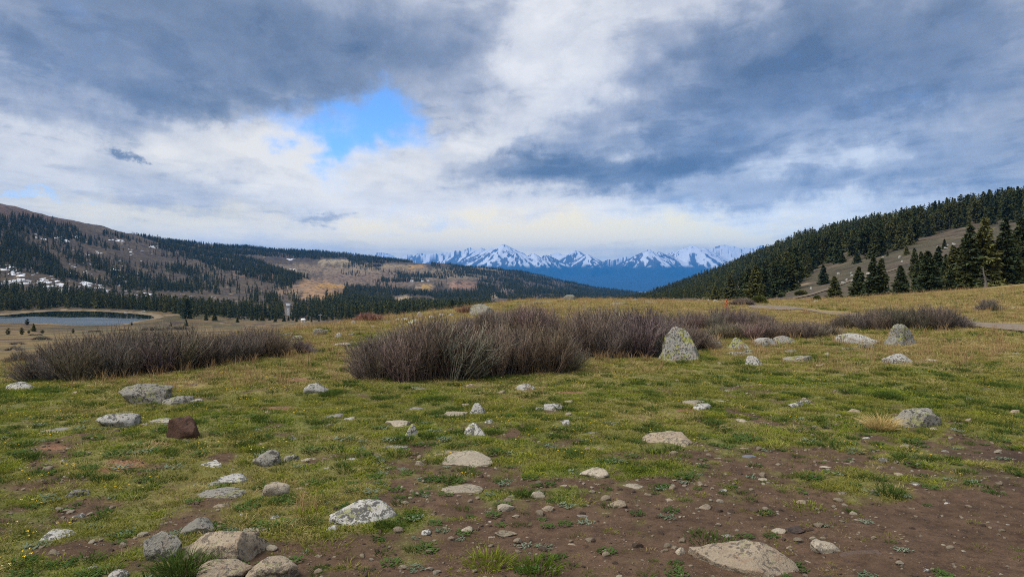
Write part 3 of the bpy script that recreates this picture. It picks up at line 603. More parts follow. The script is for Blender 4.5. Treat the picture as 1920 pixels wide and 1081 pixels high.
def forest_points():
    pts = []
    # valley and left side, sampled evenly over the ground
    th = RNG.uniform(math.atan(-1160/F), math.atan(300/F), 260000); r = np.sqrt(RNG.uniform(330**2, 3150**2, th.size))
    X = np.sin(th)*r; Y = np.cos(th)*r; Z = zat(X, Y); U, V = pix(X, Y, Z)
    dens = np.zeros(U.shape)
    for poly, p in FOREST: dens = np.maximum(dens, in_poly(U, V, poly)*p)
    for poly in CLEAR: dens *= 1-in_poly(U, V, poly)
    n = fbm(X/90, Y/90, 81, 4); dens = np.where(dens > .8, dens, dens*np.clip(.5+2.2*n, 0, 2.2))
    # ground per tree grows with distance only as the stands thin
    keep = RNG.uniform(0, 1, U.shape) < dens*np.interp(Y, [350, 700, 1300, 3000], [.9, .75, .42, .24])
    keep &= poly_dist(X, Y, LAKE) > 10
    X, Y = X[keep], Y[keep]; H = RNG.uniform(5.5, 11.5, X.size)*np.interp(Y, [400, 900, 3000], [.9, 1., 1.15]); H = np.minimum(H, Y/F*np.interp(U0+F*X/Y, [0, 850, 950, 1050, 1220], [60, 45, 24, 11, 10])*RNG.uniform(.7, 1.1, X.size)); pts.append(np.stack([X, Y, H, np.zeros(X.size)], 1))
    # right hillside
    th = RNG.uniform(math.atan(225/F), math.atan(1180/F), 60000); r = np.sqrt(RNG.uniform(140**2, 1250**2, th.size))
    X = np.sin(th)*r; Y = np.cos(th)*r; Z = zat(X, Y); U, V = pix(X, Y, Z)
    ok = (V < 566) & ~in_poly(U, V, BARE_R) & ~in_poly(U, V, [(1372, 535), (1392, 530), (1398, 565), (1362, 565)]) & (Y > np.interp(U, [1180, 1250, 1300, 1350, 1400, 1500, 1920], [600, 380, 260, 200, 180, 150, 130]))
    dens = np.clip(.85+1.0*fbm(X/45, Y/45, 82, 3), .2, 1)*np.interp(U, [1200, 1480, 1600, 1920], [1, .95, .8, .7])
    keep = ok & (RNG.uniform(0, 1, U.shape) < dens*np.interp(Y, [150, 350, 800, 1200], [.40, .40, .40, .34]))
    X, Y = X[keep], Y[keep]; H = np.minimum(RNG.uniform(4.2, 10.8, X.size), Y/F*np.interp(U0+F*X/Y, [1180, 1250, 1300, 1360, 1400, 1450, 1500], [11, 16, 20, 30, 40, 60, 99])*RNG.uniform(.7, 1.1, X.size)); pts.append(np.stack([X, Y, H, np.ones(X.size)], 1))
    return np.concatenate(pts)
FP = forest_points()
app = FP[:, 2]/FP[:, 1]*(np.abs(FP[:, 0]/FP[:, 1]) < 960/F)         # apparent size
order = np.argsort(-app); NIND = 300-len(LONE)-len(FILL)
near_i = order[:NIND]; far_i = order[NIND:]
for i in near_i:
    x, y, H, rt = FP[i]; u, v = pix(x, y, float(zat(x, y)))
    u, v = float(u), float(v); edge = np.interp(u, [1210, 1300, 1400, 1500, 1600, 1700, 1800, 1920], [553, 528, 488, 453, 430, 416, 399, 384])
    tier = 'on the skyline' if v < edge+14 else 'in the upper forest' if v < edge+38 else 'low in the forest'
    band = ('at the left end of the right hillside' if u < 1320 else 'above the bare earth patch' if u < 1400 else 'behind the stand by the road' if u < 1485 else 'above the lone slope spruces' if u < 1600 else
            'above the close trio of spruces' if u < 1700 else 'above the big right-hand clump' if u < 1820 else 'near the right edge of the photo')
    if u < 1200: lab, g = 'dark conifer in the dense stand on the far shore of the lake', 'conifers on the lake far shore'
    else:
        sz = 'tall' if H > 9.2 else 'small' if H < 6.2 else 'mid-sized'
        lab = '%s dark conifer %s %s' % (sz, tier, band); g = 'conifers of the right hillside forest'
    put_tree(x, y, H, int(RNG.choice([0, 1, 3, 4, 5], p=[.22, .22, .18, .2, .18] if u > 1500 else [.3, .35, .3, .03, .02])), lab, g, wid=float(RNG.uniform(.9, 1.25)))

# ---- scatter helper: points carrying size, turn and variant; the variants sit in an unlinked collection
def scatter(name, P, scale, rotz, idx, sources, label, cat, tilt=None, sz=None):
    c = bpy.data.collections.new(name+'_kinds')
    for k, me in enumerate(sources):
        o = bpy.data.objects.new('%s_kind_%02d' % (name, k), me); c.objects.link(o)
    me = bpy.data.meshes.new(name); me.vertices.add(len(P)); me.vertices.foreach_set('co', np.asarray(P, np.float32).ravel())
    rot = np.zeros((len(P), 3), np.float32); rot[:, 2] = rotz
    if tilt is not None: rot[:, :2] = tilt
    a = me.attributes.new('rot', 'FLOAT_VECTOR', 'POINT'); a.data.foreach_set('vector', rot.ravel())
    sc3 = np.stack([scale, scale, scale if sz is None else sz], 1).astype(np.float32)
    a = me.attributes.new('sca', 'FLOAT_VECTOR', 'POINT'); a.data.foreach_set('vector', sc3.ravel())
    a = me.attributes.new('kindex', 'INT', 'POINT'); a.data.foreach_set('value', np.asarray(idx, np.int32))
    o = link(name, me); tag(o, label, cat, kind='stuff')
    ng = bpy.data.node_groups.new(name, 'GeometryNodeTree'); w = NT(ng)
    ng.interface.new_socket('Geometry', in_out='INPUT', socket_type='NodeSocketGeometry'); ng.interface.new_socket('Geometry', in_out='OUTPUT', socket_type='NodeSocketGeometry')
    gi = w.n('NodeGroupInput')
    def na(n, t):
        nd = w.n('GeometryNodeInputNamedAttribute', data_type=t); nd.inputs['Name'].default_value = n; return nd.outputs['Attribute']
    ci = w.n('GeometryNodeCollectionInfo', {'Collection': c, 'Separate Children': True, 'Reset Children': True})
    rt = w.n('FunctionNodeEulerToRotation', {0: na('rot', 'FLOAT_VECTOR')})
    ip = w.n('GeometryNodeInstanceOnPoints', {'Points': gi.outputs[0], 'Instance': ci.outputs[0], 'Pick Instance': True, 'Instance Index': na('kindex', 'INT'), 'Rotation': rt.outputs[0], 'Scale': na('sca', 'FLOAT_VECTOR')})
    w.n('NodeGroupOutput', {0: ip.outputs[0]})
    md = o.modifiers.new('scatter', 'NODES'); md.node_group = ng
    return o
far_src = [low_tree(200, 'spruce', 1.9), low_tree(201, 'spruce', 2.3), low_tree(202, 'spruce', 1.6), low_tree(203, 'pine', 2.0)]
fp = FP[far_i]; zf = zat(fp[:, 0], fp[:, 1])-.02*fp[:, 2]
scatter('conifer_forest', np.stack([fp[:, 0], fp[:, 1], zf], 1), fp[:, 2]/10, RNG.uniform(0, 6.28, len(fp)), RNG.choice(4, len(fp), p=[.4, .25, .28, .07]), far_src,
        'dark evergreen forest spread over the left hillside and the far ridge', 'forest')

# small pines on the bench before the lake and beside the mine tower: (u, base row, top row, variant, width, pine?, label)
YOUNG = [(15, 628, 614, 4, 1.5, 'bushy young pine nearest the left edge below the lake'), (41, 628, 613, 4, 1.3, 'young pine right of the leftmost bushy pine below the lake'), (63, 621, 606, 2, 1.3, 'darkest and tallest young pine on the bench below the lake'),
         (51, 610, 597, 4, 1.4, 'young pine standing against the water at the near shore'), (54, 625.5, 620, 4, 1.8, 'tiny yellow-green pine between two larger young pines'), (79, 625, 619, 5, 2.4, 'low spreading pine right of the darkest young pine'),
         (137, 625, 615, 4, 1.4, 'small pine standing alone in the brown grass right of the low spreading one'), (247, 610, 603, 4, 1.4, 'small pine on the near right bank of the lake'), (320, 612, 603, 1, 1.4, 'small slim spruce on the grass right of the lake'),
         (349, 611, 597, 2, 1.2, 'pointed dark spruce alone on the grass right of the lake'), (445, 604, 594, 2, 1.3, 'small spruce at the back of the grass flat'), (402, 601, 583, 2, 1.2, 'spruce at the right end of the lakeside grass flat'),
         (386, 600, 584, 0, 1.1, 'left spruce of the pair at the end of the lakeside flat')]
for (u, yb, yt, v, wd, lab) in YOUNG:
    p = hit(u, yb, 60); H = max(.9, EYE-p[1]*(yt-Y0)/F-p[2]); put_tree(p[0], p[1], H, v, lab, None, wid=wd, name='young_conifer')
MINE = [(472, 606, 585), (482, 607, 588), (492, 607, 583), (505, 609, 590), (516, 609, 588), (531, 612, 594), (541, 614, 592), (549, 616, 591), (556, 615, 593), (533, 606, 590), (573, 610, 599), (578, 609, 595), (584, 609, 600), (598, 612, 601), (607, 611, 602)]
for k, (u, yb, yt) in enumerate(MINE):
    p = at_depth(u, 400+10*(k % 4)); H = max(2.5, EYE-p[1]*(yt-Y0)/F-p[2]); put_tree(p[0], p[1], H, k % 3, 'dark spruce in the clump below the grey mine tower', 'spruces below the mine tower', name='valley_spruce', wid=1.15)

# ------------------------------------------------------------------ snow left on the hillside
def snow():
    L = [(12, 503, 20, 7), (22, 512, 14, 6), (38, 520, 19, 9), (27, 527, 14, 6), (5, 532, 10, 4), (13, 535, 15, 5), (48, 531, 10, 3), (80, 528, 15, 8), (92, 538, 13, 10), (88, 542, 10, 5), (115, 535, 13, 8), (117, 545, 15, 5), (158, 530, 15, 5), (166, 536, 8, 3),
         (188, 538, 9, 4), (203, 545, 9, 4), (147, 551, 9, 4), (182, 553, 8, 3), (190, 554, 5, 3), (110, 445, 14, 3), (119, 451, 15, 4), (147, 443, 6, 4), (249, 473, 7, 8), (222, 451, 12, 3), (287, 463, 12, 3), (174, 496, 8, 2), (218, 505, 11, 3), (225, 519, 11, 3), (228, 530, 11, 3),
         (258, 529, 7, 3), (275, 527, 11, 2.5), (277, 552, 11, 4), (262, 560, 7, 4), (313, 560, 6, 3), (135, 514, 11, 3), (62, 506, 5, 4), (70, 506, 5, 3), (100, 522, 5, 4), (83, 449, 8, 2), (140, 444, 9, 3), (69, 441, 8, 4), (394, 556, 6, 3), (405, 556, 6, 3), (428, 560, 5, 2), (475, 497, 7, 3), (405, 495, 6, 3),
         (320, 466, 6, 3), (270, 469, 6, 2), (210, 451, 7, 2), (180, 473, 6, 2), (166, 478, 6, 2), (185, 474, 7, 2), (365, 563, 6, 3), (332, 557, 4, 3), (296, 531, 4, 3), (239, 515, 5, 2), (160, 508, 6, 2), (178, 497, 7, 2), (155, 496, 6, 2), (550, 505, 9, 3), (545, 487, 10, 2)]
    for _ in range(110): u = random.gauss(180, 95); L.append((u, random.gauss(500+u*.12, 24), random.uniform(3, 6), random.uniform(1.5, 3)))
    L = [(u+random.gauss(0, wd*.33), v+random.gauss(0, h*.4), wd*random.uniform(.15, .42), h*random.uniform(.25, .7)) for u, v, wd, h in L for _ in range(7 if wd > 9 else 4 if wd > 6 else 1)]
    m, w = mat_new('old_snow'); g = w.n('ShaderNodeNewGeometry').outputs['Position']
    bsdf(w, w.mix(w.noise(g, .3, 4), (.72, .74, .78), (.85, .87, .9)), .6, None, .3)
    V = []; T = []
    for u, v, wd, h in L:
        c = hit(u, v, 350); k0 = len(V); n = 16
        if c[1] > 2500: continue
        ph = random.uniform(0, 6)
        a1 = hit(u, v-h/2, 350); dep = min(abs(a1[1]-c[1]), wd/F*c[1]*2.2)+1; W = wd/2/F*c[1]
        for ring in (0, .45, .8, 1.0):
            for i in range(n):
                a = 2*math.pi*i/n; q = 1+.4*math.sin(2*a+ph)+.32*math.sin(3*a+2*ph)+.25*math.sin(5*a+ph*3)
                x = c[0]+math.cos(a)*W*q*ring; y = c[1]+math.sin(a)*dep*q*ring; V.append((x, y, float(zat(x, y))+(.28 if ring < 1 else -.15)))
        for rg_ in range(3):
            for i in range(n):
                j = (i+1) % n; b = k0+rg_*n; T.append((b+i, b+n+i, b+n+j, b+j))
    tag(link('snow', mesh_np('snow', V, T, True, m)), 'patches of old snow lying among the trees on the left hillside', 'snow', kind='stuff')
snow()

# ------------------------------------------------------------------ mine tower, tank, poles, sheds
def box(x0, x1, y0, y1, z0, z1): 
    return ([(x0, y0, z0), (x1, y0, z0), (x1, y1, z0), (x0, y1, z0), (x0, y0, z1), (x1, y0, z1), (x1, y1, z1), (x0, y1, z1)],
            [(0, 3, 2, 1), (4, 5, 6, 7), (0, 1, 5, 4), (1, 2, 6, 5), (2, 3, 7, 6), (3, 0, 4, 7)])
def plain(name, c, rough=.8, n=.35, scale=2.0):
    m, w = mat_new(name); g = w.n('ShaderNodeTexCoord').outputs['Object']; k = w.noise(g, scale, 5, .65)
    bsdf(w, w.mix(k, tuple(x*(1-n) for x in c), tuple(min(1, x*(1+n)) for x in c)), rough, None, .2); return m
M_OLDWOOD = plain('weathered_boards', (.36, .36, .35)); M_DARKIRON = plain('dark_steel', (.12, .12, .12)); M_WHITE = plain('white_paint', (.80, .81, .82), .5, .08)
M_RUST = plain('dark_cladding', (.055, .045, .05)); M_ROOF = plain('grey_roof', (.22, .21, .2))
def beam(a, b, r, mat, name, parent):
    P = np.array([[a, b]], float); V, Q = tubes(P, np.full((1, 2), r), 4); V = V.reshape(-1, 3); k = 4
    Q = np.concatenate([Q, [[3, 2, 1, 0], [4, 5, 6, 7]]]); return link(name, mesh_np(name, V, Q, False, mat), parent)
def empty(name, p): o = bpy.data.objects.new(name, None); COL.objects.link(o); o.location = p; return o
def part(name, b, mat, parent): return link(name, mesh_np(name, b[0], b[1], False, mat), parent)
p = at_depth(540.5, 520); ht = EYE-520*(567-Y0)/F-p[2]
t = tag(empty('mine_tower', p), 'tall grey wooden mine tower rising from the valley trees right of the lake', 'tower')
s_ = ht/13.; zt = ht*.72
for sx in (-1, 1):
    for sy in (-1, 1): beam((sx*2.5*s_, sy*2.3*s_, -1), (sx*1.7*s_, sy*1.5*s_, zt), .28*s_, M_OLDWOOD, 'leg', t)
part('winding_house', box(-1.8*s_, 1.8*s_, -1.7*s_, 1.7*s_, zt+.3, ht-.35*s_), M_WHITE, t); part('cap_beam', box(-3.6*s_, 3.6*s_, -.3*s_, .3*s_, ht-.75*s_, ht-.4*s_), M_OLDWOOD, t)
part('roof', box(-2.0*s_, 2.0*s_, -1.95*s_, 1.95*s_, ht-.35*s_, ht), M_ROOF, t); part('platform', box(-2.2*s_, 2.2*s_, -2.2*s_, 2.2*s_, zt-.1, zt+.3), M_DARKIRON, t)
part('shaft_casing', box(-1.0*s_, .7*s_, -1.2*s_, .9*s_, -1, zt-.1), M_WHITE, t)
for zz in (.25, .5): beam((-2.3*s_, -2.1*s_, zt*zz), (2.3*s_, -2.1*s_, zt*zz), .12*s_, M_OLDWOOD, 'cross_brace', t)
beam((-2.3*s_, -2.1*s_, zt*.25), (2.0*s_, -1.8*s_, zt*.75), .12*s_, M_OLDWOOD, 'diagonal_brace', t)
# tank on legs
p = at_depth(568.5, 392); D = p[1]; zc = EYE-D*(599.2-Y0)/F-p[2]; W = 4.6/F*D
t = tag(empty('water_tank', p), 'white rounded tank on thin legs right of the mine tower', 'tank')
P = np.array([[(-W*c, 0, zc) for c in (1, .96, .85, .6, 0, -.6, -.85, -.96, -1)]], float); V, Q = tubes(P, np.array([[.05, .35, .62, .8, .85, .8, .62, .35, .05]])*.9, 12)
link('vessel', mesh_np('vessel', V, Q, True, M_WHITE), t)
for sx in (-1, 1):
    for sy in (-1, 1): beam((sx*W*.6, sy*.5, -.5), (sx*W*.55, sy*.45, zc-.4), .09, M_WHITE, 'leg', t)
for (u, D, yt, lab) in ((600.5, 430, 588, 'utility pole with crossarm just right of the white tank'), (592.5, 560, 573, 'taller utility pole up the slope behind the white tank'), (651.5, 520, 588.5, 'utility pole beside the bend of the dirt track in the valley'), (609, 460, 596, 'short pole in the brown brush right of the tank')):
    p = at_depth(u, D); h = max(3., EYE-D*(yt-Y0)/F-p[2]); t = tag(empty('utility_pole', p), lab, 'pole', 'utility poles in the valley')
    beam((0, 0, -.5), (0, 0, h), .16, M_OLDWOOD, 'post', t); beam((-1.1, 0, h-.7), (1.1, 0, h-.7), .09, M_OLDWOOD, 'crossarm', t)
def house(u, v, wpx, hpx, mat, roofm, lab, name='cabin', dmin=450):
    p = hit(u, v, dmin); D = p[1]; W = wpx/F*D; H = hpx/F*D; t = tag(empty(name, p), lab, 'building'); d = W*.6
    part('wall', box(-W/2, W/2, -d/2, d/2, -1, H*.7), mat, t)
    e = W*.04; V = [(-W/2-e, -d/2-e, H*.7), (W/2+e, -d/2-e, H*.7), (W/2+e, d/2+e, H*.7), (-W/2-e, d/2+e, H*.7), (-W/2-e, 0, H), (W/2+e, 0, H)]
    me = bpy.data.meshes.new('roof'); me.from_pydata(V, [], [(0, 1, 5, 4), (2, 3, 4, 5), (0, 4, 3), (1, 2, 5), (0, 3, 2, 1)]); me.materials.append(roofm); link('roof', me, t)
    part('door', box(-W*.06, W*.06, -d/2-.25, -d/2-.02, 0, H*.5), M_DARKIRON, t)
house(707, 500, 13, 6, M_RUST, M_RUST, 'long dark mine shed beside the orange tailings below the skyline', 'mine_shed')
house(772.5, 528.5, 5, 3.4, M_WHITE, M_WHITE, 'white cabin at the left end of the clearing on the brown slope'); house(803, 528, 3.4, 4, M_WHITE, M_ROOF, 'small pale cabin at the right end of the clearing on the brown slope'); house(792, 528, 4, 2.4, M_WHITE, M_WHITE, 'low white cabin between two others in the clearing')

# ------------------------------------------------------------------ rocks
def ico(sub):
    import bmesh
    bm = bmesh.new(); bmesh.ops.create_icosphere(bm, subdivisions=sub, radius=1.0); V = np.array([v.co[:] for v in bm.verts]); T = np.array([[v.index for v in f.verts] for f in bm.faces]); bm.free(); return V, T
ICO = {k: ico(k) for k in (1, 2, 3, 4, 5)}
def n3(P, sc, seed, o=3): return (fbm(P[:, 0]*sc, P[:, 1]*sc+P[:, 2]*sc*.7, seed, o)+fbm(P[:, 1]*sc, P[:, 2]*sc+P[:, 0]*sc*.7, seed+5, o)+fbm(P[:, 2]*sc, P[:, 0]*sc-P[:, 1]*sc*.7, seed+9, o))/2.2
PROF = {1274: ([0, .26, .36, .5, .68, .82, .92, 1], [-.5, -.5, -.46, -.40, -.39, -.38, -.36, -.33], [.5, .5, .46, .40, .38, .33, .27, .20]),
        1689: ([0, .3, .45, .6, .8, .93, 1], [-.5, -.5, -.42, -.36, -.34, -.3, -.22], [.5, .5, .47, .41, .32, .24, .2])}
def rock_mesh(seed, W, Dp, H, shape, mat, sub, prof=None):
    rg = np.random.default_rng(seed); V, T = ICO[sub]; pw = {'slab': 3.2, 'round': 2.5, 'block': 4.5, 'pyramid': 5.}[shape]; P = V/((np.abs(V)**pw).sum(1)**(1/pw))[:, None]
    k = {'slab': 11, 'round': 13, 'block': 14, 'pyramid': 5}[shape]
    for i in range(k):
        n = rg.normal(0, 1, 3); 
        if shape == 'slab' and i < 2: n = np.array((rg.normal(0, .22), rg.normal(-.1, .2), 1.))
        if shape == 'pyramid': a = i*2.2+rg.uniform(0, .8); n = np.array((math.cos(a), math.sin(a), rg.uniform(-.1, .9)))
        n /= np.linalg.norm(n); d = rg.uniform(.52, .82) if shape != 'round' else rg.uniform(.58, .86)
        if shape == 'pyramid': d = rg.uniform(.78, 1.0)
        q = P@n-d; P = P-np.maximum(q, 0)[:, None]*n*.92
    P = P*(1+(.20 if prof is None else .10)*n3(P, 1.1, seed, 3)+(.10 if prof is None else .20)*n3(P, 3.0, seed+40, 4)+.035*n3(P, 8., seed+70, 3))[:, None]
    P -= (P.max(0)+P.min(0))/2; P /= (P.max(0)-P.min(0))/2
    if shape == 'pyramid' and prof is None:
        z = (P[:, 2:3]+1)/2; P[:, 0:1] = P[:, 0:1]*(1-.55*z)-.16*z+.10*np.sin(5*z+seed)*z; P[:, 1:2] = P[:, 1:2]*(1-.4*z)+.2*z; P[:, 2:3] -= .22*np.maximum(P[:, 0:1], 0); P /= np.abs(P).max(0)
    if prof is not None:
        pz = np.clip((P[:, 2]+1)/2, 0, 1); lz = np.interp(pz, prof[0], prof[1]); rz = np.interp(pz, prof[0], prof[2]); P[:, 0] = (lz+rz)/2*2+(rz-lz)*(P[:, 0]); P[:, 1] = P[:, 1]*(1-.45*pz)+.25*pz
    emb = .55 if shape == 'slab' else .35                       # share below the ground
    P[:, 0] *= W/2; P[:, 1] *= Dp/2; P[:, 2] = (P[:, 2]+1)/2*(H/(1-emb))-H*emb/(1-emb)
    return mesh_np('rock', P, T, True, mat)
def rock_mat(name, base, dark, lich, spots, crust, warm=(.3, .2, .13), wamt=.25):
    m, w = mat_new(name); oc = w.n('ShaderNodeTexCoord').outputs['Object']; oi = w.n('ShaderNodeObjectInfo')
    g = w.n('ShaderNodeVectorMath', {0: oc, 1: w.n('ShaderNodeCombineXYZ', {0: w.m('MULTIPLY', oi.outputs['Random'], 37.), 1: w.m('MULTIPLY', oi.outputs['Random'], 11.), 2: 0.}).outputs[0]}, operation='ADD').outputs[0]
    n1 = w.noise(g, 5., 6, .6); n2 = w.noise(g, 32., 6, .70); n3_ = w.noise(g, 95., 3, .7); n4 = w.noise(g, 11., 4, .6)
    c = w.mix(w.sstep(n1, .35, .65), tuple(x*.78 for x in base), base); c = w.mix(w.m('MULTIPLY', w.sstep(n4, .52, .68), wamt), c, warm)
    c = w.mix(w.m('MULTIPLY', w.sstep(n2, .40, .30), .55), c, tuple(x*.5 for x in base))
    c = w.mix(w.m('MULTIPLY', w.sstep(w.m('ADD', n2, w.m('MULTIPLY', n1, .6)), .93-spots*.22, .97-spots*.22), .85), c, dark)
    c = w.mix(w.m('MULTIPLY', w.sstep(w.m('ADD', w.noise(g, 24., 5, .68), w.m('MULTIPLY', w.noise(g, 5., 3), .7)), 1.02-crust*.25, 1.07-crust*.25), .8), c, lich)
    f = w.m('MULTIPLY_ADD', n3_, .9, .42); c = w.mix(1.0, c, w.n('ShaderNodeCombineColor', {0: f, 1: f, 2: f}).outputs[0], 'MULTIPLY')
    v = w.m('MULTIPLY_ADD', oi.outputs['Random'], .4, .8); c = w.mix(1.0, c, w.n('ShaderNodeCombineColor', {0: v, 1: v, 2: v}).outputs[0], 'MULTIPLY')
    bp = w.n('ShaderNodeBump', {'Height': w.m('ADD', w.m('MULTIPLY', n2, .7), w.m('MULTIPLY', n3_, .35)), 'Strength': .7, 'Distance': .03})
    bsdf(w, c, .92, bp.outputs[0], .2); return m
MR = {'grey': rock_mat('lichened_grey_rock', (.31, .29, .245), (.05, .046, .04), (.26, .26, .11), .54, .35), 'cream': rock_mat('cream_rock', (.44, .375, .28), (.16, .135, .105), (.28, .26, .16), .35, .25), 'tan': rock_mat('tan_rock', (.36, .29, .205), (.11, .09, .072), (.29, .26, .15), .44, .25, (.26, .15, .09), .45),
      'brown': rock_mat('red_brown_rock', (.135, .075, .052), (.05, .034, .03), (.2, .15, .1), .40, 0., (.2, .11, .075)), 'lichen': rock_mat('yellow_lichen_rock', (.40, .385, .34), (.05, .048, .042), (.33, .34, .06), .60, .50, (.42, .27, .19), .6), 'pale': rock_mat('pale_grey_rock', (.50, .48, .43), (.06, .057, .052), (.32, .32, .15), .56, .25),
      'blue': rock_mat('bluish_rock', (.24, .255, .29), (.14, .14, .155), (.22, .22, .15), .25, .05), 'dark': rock_mat('dark_rock', (.085, .062, .053), (.035, .03, .026), (.15, .13, .08), .3, .05), 'soil': rock_mat('earthy_slab', (.13, .088, .065), (.06, .043, .035), (.15, .13, .08), .3, .05)}
